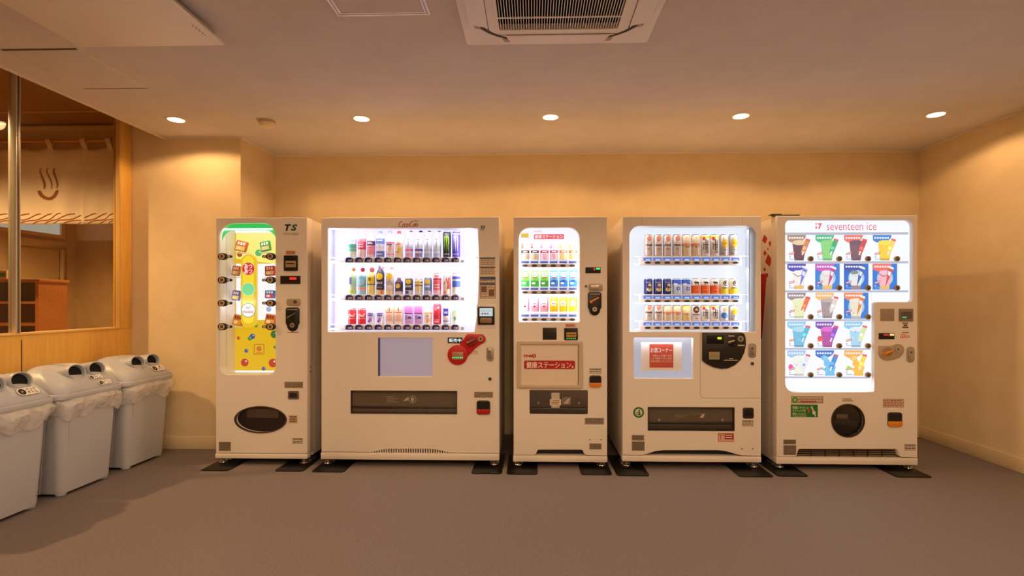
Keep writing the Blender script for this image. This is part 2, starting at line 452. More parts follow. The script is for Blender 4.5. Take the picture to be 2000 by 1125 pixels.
    def sticker(s, a, b, c, d, mt, lines=0, ink=None, r=0.5, y=-0.0006, name='sticker', frame=None):
        mb = MB(); ink = ink or mat((96, 86, 76), 0.6)
        mb.prism(s.rect(a, b, c, d, r, n=2), y, 0.0, mt)
        if frame:
            mb.ring(s.rect(a + .4, b + .4, c - .4, d - .4, 0), s.rect(a + 1.3, b + 1.3, c - 1.3, d - 1.3, 0), y - 0.0003, y, frame)
        rnd = random.Random(int(a * 7 + b))
        for k in range(lines):
            h = (d - b - 3) / lines
            yy = b + 2 + k * h; xx = a + 2
            while xx < c - 3:
                l = min(rnd.uniform(2, 7), c - 2 - xx)
                mb.flat(s.rect(xx, yy, xx + l, yy + h * 0.55), y - 0.0004, ink); xx += l + 0.9
        return mb.build(name, s.o, smooth=False)
    def coin_return(s, a, b, c, d, low, parent=None):
        o = s.pad('coin_return', s.rect(a, b, c, d, 5), -0.008, 0, mat((60, 50, 44), 0.4))
        o2 = MB().prism(s.rect(a + 2, b + 2, c - 2, b + (d - b) * 0.62, 2), -0.009, -0.0078, BLACK).build('coin_slot', o, smooth=False)
        MB().prism(s.rect(a, b + (d - b) * 0.62, c, d, (0, 0, 5, 5)), -0.013, -0.007, low).build('coin_cup', o, bevel=0.002)
        return o
    def handle(s, a, b, c, d):
        o = s.pad('door_handle', s.rect(a, b, c, d, (c - a) * 0.4), -0.006, 0, mat((176, 168, 158), 0.35, 0.4), bevel=0.002)
        MB().prism(s.rect(a + 3, b + 3, c - 3, d - 5, (c - a) * 0.25), -0.010, -0.005, STEEL).build('handle_lever', o, bevel=0.002)
        x, z = s.F((a + c) / 2, b + (d - b) * 0.35)
        MB().cyl((x, -0.013, z), (x, -0.009, z), 0.008, STEELD, 14).build('lock', o)
        return o
    def coin_unit(s, a, b, c, d, lever, mt=None):
        """shield-shaped coin mechanism: plate, lever, coin slot"""
        mt = mt or BLACK
        w = c - a; cx = (a + c) / 2
        zb = d - (d - b) * 0.34
        p = s.rect(a, b, c, zb, (3, 3, 3, 3)); n = 10
        pts = [s.F(a, b + 3), s.F(a, zb)]
        pts += [s.F(cx - w * .40 * math.cos(t), d - w * .42 + w * .42 * math.sin(t)) for t in [math.pi * i / n for i in range(n + 1)]]
        pts += [s.F(c, zb), s.F(c, b + 3), s.F(c - 3, b), s.F(a + 3, b)]
        o = s.pad('coin_unit', pts, -0.010, 0, mt, bevel=0.002)
        x, z = s.F(cx, d - w * .45)
        MB().cyl((x, -0.013, z), (x, -0.009, z), 0.0175, STEEL, 20).cyl((x, -0.0135, z), (x, -0.012, z), 0.006, DARK, 10).build('coin_slot', o)
        x0, z0 = s.F(a + w * .22, b + (d - b) * .42); x1, z1 = s.F(a + w * .78, b + (d - b) * .24)
        MB().cyl((x0, -0.019, z0), (x1, -0.019, z1), 0.0065, lever, 10, 0.0045).cyl((x0, -0.022, z0), (x0, -0.009, z0), 0.010, lever, 14).build('return_lever', o, bevel=0)
        MB().flat(s.rect(a + 3, b + 3, c - 3, b + 5), -0.0103, GREY).build('marking', o, smooth=False)
        return o
    def bill_slot(s, a, b, c, d, inner=None, led=None):
        o = s.pad('bill_slot', s.rect(a, b, c, d, 1.5), -0.008, 0, BLACK)
        h = d - b; w = c - a
        MB().prism(s.rect(a + w * .15, b + h * .36, c - w * .12, b + h * .78, 1), -0.014, -0.007, inner or GREY).build('bill_mouth', o, bevel=0.0015)
        MB().prism(s.rect(a + w * .22, b + h * .50, c - w * .2, b + h * .56), -0.0146, -0.0138, DARK).build('bill_gap', o, smooth=False)
        if led:
            for k in range(5):
                MB().flat(s.ell(a + w * (.2 + .15 * k), b + h * .88, 1.1, n=8), -0.0085, led).build('indicator_light', o, smooth=False)
        return o

# ------------------------------------------------------------------ products
def cylmap(mb, r, sy=1.0):
    mb.v = [((r - y) * math.sin(x / r), -(r - y) * math.cos(x / r) * sy, z) for x, y, z in mb.v]
    return mb
def strip(mb, x0, x1, z0, z1, y, mt, n=4):
    for i in range(n):
        a = x0 + (x1 - x0) * i / n; b = x0 + (x1 - x0) * (i + 1) / n
        mb.flat([(a, z0), (b, z0), (b, z1), (a, z1)], y, mt)
def ell_strips(mb, cx, cz, rx, rz, y, mt, n=10):
    """ellipse cut into upright strips so that it can be bent round a can"""
    xs = [cx - rx * math.cos(math.pi * i / n) for i in range(n + 1)]
    hz = [rz * math.sin(math.pi * i / n) for i in range(n + 1)]
    for i in range(n):
        p = [(xs[i], cz - hz[i]), (xs[i + 1], cz - hz[i + 1]), (xs[i + 1], cz + hz[i + 1]), (xs[i], cz + hz[i])]
        if i == 0: p = [p[0], p[1], p[2]]
        if i == n - 1: p = [p[0], p[1], p[3]]
        mb.flat(p, y, mt)
_PM = {}
def product(kind, x, y, z, h, r, spec, label, group, cat):
    """kind bottle / can / carton / card-topped can; spec: c body, cap, bands, ell, txt, strokes (heights as fractions, widths as fractions of r)"""
    key = (kind, round(h, 3), round(r, 3), str(sorted(spec.items(), key=str)))
    if key not in _PM:
        c = mat(spec['c'], 0.35, spec.get('metal', 0.0)); d = {}
        if kind == 'bottle':
            hb = h * 0.93
            prof = [(r * .90, 0), (r, h * .02), (r, h * .30), (r * .95, h * .33), (r, h * .36), (r, h * spec.get('sh', .72)), (r * .86, h * (spec.get('sh', .72) + .07)), (r * .46, h * .88), (r * .42, hb)]
            d['body'] = MB().lathe(prof, c, 18)
            d['cap'] = MB().lathe([(r * .48, hb - h * .03), (r * .48, h * .995), (r * .43, h)], mat(spec.get('cap', (240, 240, 244)), 0.4), 16)
            fr = r * 1.004
        elif kind == 'can':
            prof = [(r * .80, 0), (r * .97, h * .025), (r, h * .05), (r, h * .90), (r * .86, h * .965)]
            d['body'] = MB().lathe(prof, c, 20)
            d['lid'] = MB().lathe([(r * .87, h * .96), (r * .90, h * .985), (r * .86, h), (r * .80, h * .985), (0.0, h * .982)], mat((206, 206, 208), 0.25, 0.9), 20)
            fr = r * 1.004
        else:
            mb = MB().box(-r, r, -r * .8, r * .8, 0, h, c); d['body'] = mb; fr = None
        y0 = -r * .8 if fr is None else 0.0
        pr = MB(); lay = 0
        arc = r * 1.25 if fr else r * 0.98
        for (a, b, col) in spec.get('bands', []):
            lay += 1
            if fr: strip(pr, -r * math.pi, r * math.pi, a * h, b * h, y0 - 0.0003 * lay, mat(col, 0.4), 20)
            else: pr.flat([(-arc, a * h), (arc, a * h), (arc, b * h), (-arc, b * h)], y0 - 0.0003 * lay, mat(col, 0.4))
        for (cx, cz, rx, rz, col) in spec.get('ell', []):
            lay += 1; ell_strips(pr, cx * r, cz * h, rx * r, rz * r, y0 - 0.0003 * lay - 0.0006, mat(col, 0.4))
        for (x0, z0, x1, z1, col) in spec.get('rect', []):
            lay += 1; strip(pr, x0 * r, x1 * r, z0 * h, z1 * h, y0 - 0.0003 * lay - 0.0006, mat(col, 0.4), 4)
        for (pts, wd, col) in spec.get('str', []):
            lay += 1; pr.stroke([(p[0] * r, p[1] * h) for p in pts], [q * r for q in wd] if isinstance(wd, (list, tuple)) else wd * r, y0 - 0.0003 * lay - 0.0006, mat(col, 0.4))
        for t in spec.get('txt', []):
            lay += 1; put_text(pr, t[0], t[5] * r if len(t) > 5 else 0, t[1] * h, t[2] * r, t[3] * h, y0 - 0.0003 * lay - 0.0008, mat(t[4], 0.4), shear=spec.get('shear', 0.0), bold=spec.get('bold', 0.0))
        if pr.v:
            if fr: cylmap(pr, fr)
            d['label_print'] = pr
        _PM[key] = {k: m.mesh(k, bevel=(0.003 if (kind == 'carton' and k == 'body') else 0)) for k, m in d.items()}
    ms = _PM[key]
    names_ = {'bottle': 'drink_bottle', 'can': 'drink_can', 'carton': 'drink_carton'}
    o = tag(link(spec.get('name', names_[kind]), ms['body'], None, (x, y, z)), label, cat, group)
    for k in ms:
        if k != 'body': link(k, ms[k], o)
    return o

# ------------------------------------------------------------------ 1. noodle machine
def noodle_machine():
    M = Machine('noodle_vending_machine', 'narrow white hot noodle vending machine with a yellow lit display', 421.5, 600, 425, 895.5, 885.5)
    W = (428, 435, 538, 732)
    win = M.rect(*W, r=(27, 27, 16, 18), n=8)
    outlet = M.ell(509, 819.5, 50, 25.5, n=36)
    M.shell([win, outlet])
    dep = 0.215
    x0, x1, z0, z1 = M.liner(*W, dep, INNER, emat((250, 250, 246), 1.0))
    # green lit band round the top of the window
    a = M.rect(429, 436, 537.5, 600, r=(27, 27, 0, 0), n=8)
    b = M.rect(429.6, 449, 536.9, 600, r=(24, 24, 0, 0), n=8)
    g = MB(); GM = emat((30, 214, 92), 0.8)
    aa = a[1:-0 or None]; n = 9
    # arcs only: pair outer and inner rounded corners
    oa = [p for p in a if p[1] > M.F(0, 470)[1]]; ob = [p for p in b if p[1] > M.F(0, 480)[1]]
    k = min(len(oa), len(ob))
    for i in range(k - 1):
        g.add([(oa[i][0], 0.03, oa[i][1]), (oa[i + 1][0], 0.03, oa[i + 1][1]), (ob[i + 1][0], 0.03, ob[i + 1][1]), (ob[i][0], 0.03, ob[i][1])], [(0, 1, 2, 3)], GM)
    g.build('green_light_band', M.o, smooth=False)
    # seam on the left liner
    xs, _ = M.F(428, 500)
    MB().box(x0 + 0.0002, x0 + 0.0014, 0.120, 0.123, z0, z1, BLACK).build('liner_seam', M.o, smooth=False)
    # yellow printed back board
    yb = dep - 0.003
    bl, bt = M.F(461, 455, yb); br, bb = M.F(575, 724, yb)
    bl = x0 + 0.004; br = x1 - 0.004
    board = MB().box(bl, br, yb, yb + 0.002, bb, bt, emat((248, 194, 0), 0.78)).build('yellow_backboard', M.o, smooth=False)
    def bp(px, py): return M.F(px, py, yb - 0.001)
    lt = MB()
    up = [bp(461, 455), bp(600, 455), bp(600, 520), bp(461, 505)]
    lt.flat([(max(bl, min(br, p[0])), p[1]) for p in up], yb - 0.0006, emat((250, 240, 120), 0.95))
    lt.flat([(max(bl, min(br, p[0])), p[1]) for p in (bp(461, 515), bp(600, 515), bp(600, 625), bp(461, 625))], yb - 0.0006, emat((246, 246, 244), 1.0))
    lt.build('print_panel', board, smooth=False)
    balls = [(500, 636, 3.6, (40, 150, 60)), (466, 660, 3.4, (206, 62, 20)), (488, 661, 4.2, (60, 140, 40)), (493, 657, 5.2, (38, 80, 160)), (536, 653, 7.5, (30, 110, 50)), (481, 685, 3.8, (40, 70, 150)), (478, 708, 7.6, (204, 44, 24)), (533, 709, 8.4, (204, 44, 24)), (515, 720, 3.8, (38, 74, 150)), (468, 497, 5, (200, 50, 20)), (505, 494, 6.5, (70, 200, 110)), (529, 502, 5, (230, 140, 70)), (525, 604, 5, (150, 180, 230)), (537, 678, 3, (60, 130, 40))]
    for (px, py, rp, col) in balls:
        x, z = bp(px, py); rad = rp * 0.004
        m = MB().flat(ell(x, z, rad, n=20), yb - 0.0012, emat(col, 0.8)); m.flat(ell(x + rad * .35, z + rad * .35, rad * .22, n=8), yb - 0.0016, emat((255, 250, 240), 0.8))
        m.build('printed_ball', board, smooth=False)
    sq = MB(); c = lambda q: [bp(*p) for p in q]
    A = rr(*[v for v in (bp(496, 0)[0], bp(516, 0)[0])], bp(0, 692.5)[1], bp(0, 672)[1], 0.006, 3)
    B = rr(bp(496.9, 0)[0], bp(515.1, 0)[0], bp(0, 691.6)[1], bp(0, 672.9)[1], 0.006, 3)
    sq.ring(A, B, yb - 0.0014, yb - 0.0008, emat((196, 60, 10), 0.7)).flat(ell(*bp(506, 681), 0.021, n=20), yb - 0.0012, emat((226, 120, 40), 0.75))
    sq.flat(rr(bp(500, 0)[0], bp(512, 0)[0], bp(0, 690)[1], bp(0, 688.6)[1]), yb - 0.0013, emat((196, 60, 10), 0.7))
    sq.build('printed_badge', board, smooth=False)
    # central yellow lozenge sign with three discs
    d = 0.10
    loz = MB().prism(M.rect(470, 496.5, 500, 640, 15, dep=d, n=8), d, d + 0.03, emat((255, 206, 0), 0.8)).build('lozenge_sign', M.o, bevel=0.004)
    MB().flat(M.rect(474, 500, 496, 632, 11, dep=d, n=8), d - 0.0004, emat((255, 222, 40), 0.95)).build('glow_strip', loz, smooth=False)
    for py, col, edge, rp in ((525, (222, 36, 28), (250, 210, 150), 13), (565, (120, 226, 150), (236, 250, 210), 13), (606, (252, 252, 250), (40, 140, 120), 14)):
        MB().flat(M.ell(485, py, rp, dep=d), d - 0.0008, emat(edge, 0.8)).flat(M.ell(485, py, rp - 1.1, dep=d), d - 0.0012, emat(col, 0.95)).build('sign_disc', loz, smooth=False)
    M.text('あつ\nあつ', 485, 525, 15, 19, emat((255, 250, 240), 1.0), y=-0.0018, parent=loz, dep=d, bold=0.03, line=0.85)
    M.text('HOT', 485, 601, 9, 4.6, emat((214, 60, 40), 0.8), y=-0.0018, parent=loz, dep=d, bold=0.02)
    M.text('NOODLE', 484.5, 609, 21, 5, emat((214, 60, 40), 0.8), y=-0.0018, parent=loz, dep=d, bold=0.02)
    # noodle packs on little ledges
    packs = [(472, 481, 23, 21, 12, (238, 96, 30), (252, 214, 120), (255, 255, 250), 'tilted orange noodle pack with white lettering hung at the top of the noodle display'),
             (519, 481, 20, 20, -12, (58, 168, 70), (250, 226, 140), (255, 255, 250), 'tilted green noodle pack hung at the top of the noodle display'),
             (462, 529, 16, 20, 6, (196, 92, 62), (240, 196, 120), (250, 226, 190), 'reddish brown noodle pack at the left of the yellow lozenge sign'),
             (528, 529, 20, 20, -4, (206, 44, 44), (236, 190, 130), (250, 226, 190), 'red and tan noodle pack at the right of the yellow lozenge sign'),
             (462, 577, 16, 20, 6, (90, 96, 186), (240, 206, 110), (250, 240, 250), 'violet blue noodle pack with yellow foot at the left of the lozenge sign'),
             (528, 575, 20, 16, 0, (40, 116, 214), (222, 60, 60), (250, 250, 255), 'bright blue noodle pack at the right of the lozenge sign'),
             (465.5, 625, 20, 22, 10, (214, 122, 42), (244, 174, 60), (120, 50, 20), 'amber noodle pack tipped back on the lowest ledge left of the lozenge sign'),
             (529, 624, 21, 22, 6, (206, 104, 40), (244, 170, 60), (120, 50, 20), 'amber noodle pack on the lowest ledge right of the lozenge sign')]
    for (px, py, wp, hp, tilt, c1, c2, c3, lab) in packs:
        dd = 0.148
        x, z = M.F(px, py, dd); wv = wp * 0.00375 / 2; hv = hp * 0.00375 / 2
        mb = MB().prism(rr(-wv, wv, -hv, hv, 0.006, 3), -0.012, 0.012, mat(c1, 0.35))
        p = tag(mb.build('noodle_pack', None, (M.xm + x, YF + dd, z), bevel=0.004), lab, 'noodle pack', 'noodle packs in the noodle machine')
        p.rotation_euler = (R_(-8), R_(tilt), 0)
        q = MB().flat(rr(-wv * .82, wv * .82, -hv * .86, -hv * .05, 0.004, 3), -0.0126, mat(c2, 0.4))
        q.flat(ell(-wv * .25, -hv * .45, wv * .4, hv * .3, 14), -0.0129, mat((250, 232, 190), 0.4))
        for k in range(3):
            q.flat(rr(-wv * .7 + k * wv * .5, -wv * .34 + k * wv * .5, hv * .18, hv * .75, 0.002, 2), -0.0128, mat(c3, 0.4))
        q.build('pack_print', p, smooth=False)
        lx0, lz = M.F(px - wp * .5, py + hp * .55 + 1, dd); lx1, _ = M.F(px + wp * .5, py, dd)
        MB().box(lx0, lx1, dd - 0.02, dep - 0.004, lz - 0.004, lz, INNER).build('pack_ledge', M.o, smooth=False)
    # eight round selection buttons held on arms
    tan = mat((214, 188, 156), 0.35, 0.1)
    for cx, sgn in ((436, 1), (530, -1)):
        for py in (501, 547, 592, 638):
            x, z = M.F(cx, py); k = 0.00375
            b = MB().prism(ell(x, z, 9.0 * k, 6.8 * k, 24), -0.016, 0.012, BLACK).build('selection_button', M.o, bevel=0.002)
            ax0 = x + sgn * 5 * k; ax1 = x + sgn * 17.5 * k
            MB().prism(rr(min(ax0, ax1), max(ax0, ax1), z - 2.6 * k, z + 2.6 * k, 2.4 * k, 4), -0.010, 0.010, BLACK).build('button_arm', b, bevel=0.002)
            MB().prism(rr(min(x + sgn * 9.5 * k, x + sgn * 15 * k), max(x + sgn * 9.5 * k, x + sgn * 15 * k), z - 1.7 * k, z + 1.7 * k, 1 * k, 3), -0.013, -0.009, LGREY).build('price_tag', b, smooth=False)
            MB().ring(ell(x, z, 5.4 * k, n=24), ell(x, z, 3.3 * k, n=24), -0.021, -0.015, tan).build('button_ring', b)
            MB().prism(ell(x, z, 3.6 * k, n=24), -0.018, -0.0155, mat((120, 84, 58), 0.35)).build('button_cap', b, bevel=0.001)
    M.pane(win)
    M.tube(434, 532, 446, 0.03, 1.0, 0.03, 30, (0.95, 1.0, 0.97))
    M.tube(434, 532, 590, 0.02, 0.5, 0.02, 60, (0.98, 1.0, 0.97))
    # outlet
    xo0, zo1 = M.F(457, 790); xo1, zo0 = M.F(561, 849)
    MB().ring(M.ell(509, 819.5, 51.5, 26.5, n=36), M.ell(509, 819.5, 49, 24.5, n=36), -0.004, 0.01, mat((70, 58, 50), 0.4)).build('outlet_rim', M.o)
    MB().box(xo0, xo1, 0.17, 0.175, zo0, zo1, BLACK).box(xo0, xo1, 0.0955, 0.17, zo0, zo0 + 0.004, BLACK).box(xo0, xo1, 0.0955, 0.17, zo1 - 0.004, zo1, BLACK).build('outlet_chute', M.o, smooth=False)
    MB().prism(M.ell(509, 819.5, 49.3, 24.8, n=36), 0.03, 0.034, mat((46, 36, 32), 0.18)).build('outlet_flap', M.o)
    MB().prism(M.rect(478, 799, 541, 818, 3), 0.026, 0.0299, mat((92, 74, 64), 0.3)).build('flap_handle', M.o, bevel=0.002)
    # right column
    M.text('T', 562.5, 444.5, 13, 13, mat((28, 40, 60), 0.4), shear=0.25, bold=0.05)
    M.text('S', 574.5, 444.5, 13, 13, mat((20, 96, 106), 0.4), shear=0.25, bold=0.05)
    M.text('TOYO SUISAN', 568, 457, 29, 4.6, mat((66, 62, 58), 0.4))
    M.sticker(558, 489.5, 577, 497.5, mat((214, 160, 126), 0.5), 2, mat((160, 50, 40), 0.5))
    M.bill_slot(555, 499, 582, 529, mat((168, 142, 108), 0.4))
    dsp = M.pad('coin_display', M.rect(548, 539, 587, 554.5, 1), -0.006, 0, BLACK)
    MB().flat(M.rect(566, 541.5, 580, 546.5, 2), -0.0064, emat((230, 30, 20), 1.1)).build('red_digits', dsp, smooth=False)
    s_ = M.pad('key_plate', M.rect(560, 583.5, 588, 597, 4), -0.006, 0, mat((190, 170, 146), 0.35, 0.3))
    x, z = M.F(577, 589.5); MB().cyl((x, -0.009, z), (x, -0.005, z), 0.013, STEELD, 18).build('lock', s_)
    M.coin_unit(559, 600.5, 585.5, 647, STEELD)
    M.sticker(561, 648.5, 583, 650, mat((150, 120, 90), 0.5), 0)
    M.sticker(555.5, 745.5, 592, 758, mat((160, 142, 120), 0.4), 3)
    cr = M.pad('coin_return', M.rect(563, 763.5, 584, 779.5, 2), -0.006, 0, mat((120, 104, 90), 0.35, 0.3))
    MB().prism(M.rect(566, 766.5, 581, 776, 2), -0.0075, -0.0055, DARK).build('coin_cup', cr, bevel=0.001)
    M.sticker(564, 811, 581, 827, mat((206, 174, 142), 0.5), 3)
    M.sticker(571, 855.5, 591.5, 867, mat((232, 216, 196), 0.5), 2, frame=mat((120, 96, 76), 0.5))
    M.sticker(427.5, 863, 451, 881, mat((142, 122, 98), 0.4), 4)
    for yy in (718, 727):
        x, z = M.F(603, yy)
        MB().cyl((M.x1 - 0.004, 0.05, z), (M.x1 + 0.003, 0.05, z), 0.006, STEELD, 10).build('side_screw', M.o)
    return M
M1 = noodle_machine()

# ------------------------------------------------------------------ 2. wide drink machine
COKE = []
def script_coca(mb, cx, cz, wd, ht, y, mt):
    """flowing script wordmark drawn with tapering strokes; unit box 0..10 x 0..3"""
    def arc(x, z, rx, rz, a0, a1, n=14): return [(x + rx * math.cos(R_(a0 + (a1 - a0) * i / n)), z + rz * math.sin(R_(a0 + (a1 - a0) * i / n))) for i in range(n + 1)]
    S = []
    S.append((arc(1.25, 1.25, .95, 1.25, 60, 320), [.1] + [.34] * 9 + [.2] * 4 + [.08]))
    S.append((arc(2.5, .8, .42, .68, 0, 360), .26)); S.append((arc(3.6, .8, .42, .68, 50, 310), .26))
    S.append((arc(4.5, .8, .42, .68, 0, 360), .26)); S.append(([(5.0, 1.5), (4.9, .6), (5.05, .15), (5.35, .4)], .22))
    S.append(([(5.3, .95), (5.8, 1.05)], .2))
    S.append((arc(6.6, 1.3, .95, 1.3, 55, 320), [.1] + [.36] * 9 + [.2] * 4 + [.08]))
    S.append(([(6.9, 2.6), (7.8, 2.95), (8.9, 2.6), (10.0, 2.75)], [.1, .34, .28, .06]))
    S.append((arc(7.75, .8, .42, .68, 0, 360), .26)); S.append(([(8.3, 2.2), (8.35, 1.0), (8.4, .3), (8.65, .25)], .26))
    S.append((arc(9.15, .8, .42, .68, 0, 360), .26)); S.append(([(9.62, 1.5), (9.55, .6), (9.7, .15), (9.95, .4)], .22))
    for pts, wdt in S:
        k = wd / 10.0; kz = ht / 3.0
        P = [(cx + ((p[0] + (p[1] - 1.2) * .35) - 5) * k, cz + (p[1] - 1.5) * kz) for p in pts]
        mb.stroke(P, [q * k * 1.05 for q in wdt] if isinstance(wdt, list) else wdt * k * 1.05, y, mt)
def claws(col, w=.24, zc=.5, hh=.30, xs=(-.42, 0, .42), down=(.8, 1.0, .8)):
    S = []
    for x, dn in zip(xs, down):
        S.append(([(x - .14, zc + hh * .78), (x, zc + hh), (x + .08, zc + hh * .2), (x - .04, zc - hh * .3), (x + .05, zc - hh * dn)], [.10, w, w * .8, w * .5, .04], col))
    return S
def drink_machine():
    M = Machine('drink_vending_machine', 'widest white drink vending machine with three rows of bottles and cans', 627.5, 975, 424.5, 898, 884)
    wpts = [(640, 445.5), (933, 445.5), (934.6, 490), (935, 530), (933.5, 580), (930.5, 620), (926.5, 648), (640, 648)]
    win = M.poly(list(reversed(wpts)))
    adv = M.rect(738.5, 660, 845, 735.5, 1)
    outlet = M.rect(685, 763, 892.5, 809, 1)
    z1 = M.zd
    arch = [M.F(px, py) for px, py in ((715, 886.5), (728, 883), (745, 878.5), (760, 877), (840, 877), (856, 879), (872, 883), (888, 887))]
    arch = [(x, max(z, M.zd)) for x, z in arch]
    M.shell([win, adv, outlet], bottom_cut=arch)
    # vent teeth behind the arch
    vent = MB().box(M.F(716, 0)[0], M.F(887, 0)[0], 0.055, 0.07, M.zd - 0.002, M.F(0, 876)[1], BLACK).build('vent_back', M.o, smooth=False)
    px = 724.0
    while px < 882:
        x, _ = M.F(px, 880)
        MB().box(x - 0.0035, x + 0.0035, -0.0005, 0.05, M.zd - 0.002, M.F(0, 876)[1], BODYW).build('vent_slat', M.o, smooth=False); px += 4.75
    dep = 0.17
    M.liner(640, 445.5, 935, 648, dep, mat((206, 206, 238), 0.4), emat((214, 207, 250), E_PANEL))
    rows = [(503, 513, 503.0, 450), (576, 586.5, 575.3, 520), (634, 644.5, 633.0, 598)]
    prices = [[170, 170, 160, 170, 170, 170, 140, 150, 130, 130, 230, 210], [170, 150, 150, 170, 170, 160, 140, 140, 140, 140, 140, 140], [140, 140, 140, 140, 130, 130, 130, 130, 140, 150, 160, 140]]
    navy = mat((34, 38, 112), 0.2); navyd = mat((60, 70, 150), 0.15)
    for ri, (ya, yb, base, top) in enumerate(rows):
        d0 = 0.034
        rl = MB().prism(M.rect(672, ya + 1, 900, yb + .5, 1, dep=d0), d0, d0 + 0.012, RAIL).build('price_rail', M.o, bevel=0.0015)
        MB().prism(M.rect(641, ya + 6.5, 672, yb + .5, 0, dep=d0), d0 + 0.004, d0 + 0.012, RAIL).build('rail_end', rl, smooth=False)
        MB().prism(M.rect(900, ya + 5, 906, yb + .2, 0, dep=d0), d0 + 0.002, d0 + 0.012, GREY).build('rail_end', rl, smooth=False)
        xa, zs = M.F(641, base, 0.07); xb, _ = M.F(932, base, 0.07)
        MB().box(xa, xb, d0 + 0.012, dep - 0.001, zs - 0.006, zs, INNER).build('display_shelf', M.o, smooth=False)
        for i in range(12):
            cx = 682.6 + 18.77 * i; cy = (ya + yb) / 2
            pts = M.poly([(cx - 7, cy + 4.2), (cx + 6.6, cy + 4.2), (cx + 7, cy + 1), (cx + 6.2, cy - 3.4), (cx + 3, cy - 5.2), (cx - 3, cy - 5.2), (cx - 6.2, cy - 3.4), (cx - 7, cy + 1)], d0)
            b = MB().prism(list(reversed(pts)), d0 - 0.010, d0, navy).build('select_button', M.o, bevel=0.002)
            MB().flat(M.rect(cx - 3, cy - 4.4, cx + 2.5, cy - 2.4, .8, dep=d0), d0 - 0.0104, navyd).build('button_lamp', b, smooth=False)
            M.text(str(prices[ri][i]), cx + 1.8, cy + 1.2, 7.6, 4.2, WHITE, y=-0.0106, dep=d0, parent=b, bold=0.03, name='price_digits')
        M.tube(650, 928, ya - 47 if ri == 0 else ya - 60 if ri == 1 else ya - 44, 0.026, 1.7, 0.02, 55)
    G = 'drinks in the wide drink machine'
    Wt = (246, 246, 250)
    tagp = lambda c: [(-.9, .02, .9, .13, c)]
    r1 = [dict(c=(238, 246, 246), cap=(224, 232, 244), bands=[(.10, .16, (238, 240, 190)), (.22, .34, (120, 206, 170)), (.36, .50, (90, 190, 176)), (.62, .70, (170, 214, 236))], txt=[('ILOHAS', .43, 1.5, .06, (250, 250, 250))][:0]),
          dict(c=(250, 224, 222), cap=(246, 236, 170), bands=[(.30, .60, (232, 84, 118)), (.60, .72, (240, 150, 160))], rect=[(-.6, .38, .6, .41, Wt), (-.6, .46, .6, .49, Wt), (-.5, .53, .5, .55, Wt)]),
          dict(c=(250, 216, 224), cap=(250, 226, 150), bands=[(.12, .36, (246, 150, 170)), (.36, .46, (240, 130, 150)), (.46, .62, (92, 70, 110))], rect=[(-.7, .50, .6, .53, Wt), (-.7, .55, .4, .58, Wt), (-.8, .40, .3, .43, Wt)]),
          dict(c=(236, 240, 252), cap=(130, 150, 226), bands=[(.02, .24, (116, 126, 220)), (.52, .72, (108, 140, 224))], rect=[(-.7, .10, .7, .14, Wt), (-.7, .62, .7, .66, Wt)]),
          dict(c=(252, 236, 240), cap=(150, 160, 214), bands=[(.10, .14, (244, 170, 196)), (.52, .58, (236, 110, 160))], ell=[(.2, .34, .5, .5, (250, 196, 170)), (.3, .42, .2, .2, (150, 196, 110))], rect=[(-.7, .46, .7, .50, (90, 90, 140))]),
          dict(c=(252, 238, 214), cap=(226, 80, 70), bands=[(.0, .08, (250, 206, 130))], ell=[(.3, .30, .5, .55, (250, 206, 60)), (-.2, .20, .35, .3, (250, 170, 80)), (.1, .52, .5, .4, (248, 190, 170))], rect=[(-.6, .48, .6, .51, (226, 90, 80))])]
    for c1, c2 in (((244, 130, 190), (240, 170, 206)), ((112, 84, 196), (150, 130, 190)), ((196, 206, 226), (176, 196, 226)), ((206, 214, 230), (176, 196, 226))):
        r1.append(dict(c=(226, 234, 246), cap=(214, 220, 236), sh=.5, bands=[(.24, .32, c1)], rect=[(-.95, .02, .95, .15, c2), (-.1, .36, .1, .62, (176, 190, 214)), (-.3, .66, .3, .69, (120, 130, 160))]))
    r1.append(dict(c=(30, 30, 32), bands=[(.86, .9, (70, 70, 74))], str=claws((160, 226, 40)), txt=[('MONSTER', .12, 1.4, .05, Wt)], shear=0, name='drink_can'))
    r1.append(dict(c=(92, 76, 190), bands=[(.86, .9, (180, 170, 226))], str=claws((244, 244, 252)), txt=[('MONSTER', .12, 1.4, .05, Wt)], name='drink_can'))
    l1 = ['clear water bottle with teal and green bands on the top drink shelf', 'pale bottle with a crimson label on the top drink shelf', 'pink bottle with a dark purple panel on its label', 'white bottle with two blue bands on the top drink shelf', 'pale pink peach drink bottle with a blue cap', 'cream fruit drink bottle with a red cap and yellow fruit', 'clear bottle with a pink waist band, beside a purple banded one', 'clear bottle with a purple waist band', 'clear bottle with a pale grey waist band on the top drink shelf', 'clear bottle with a pale grey waist band on the top drink shelf', 'tall black energy drink can with green claw marks', 'tall purple energy drink can with white claw marks']
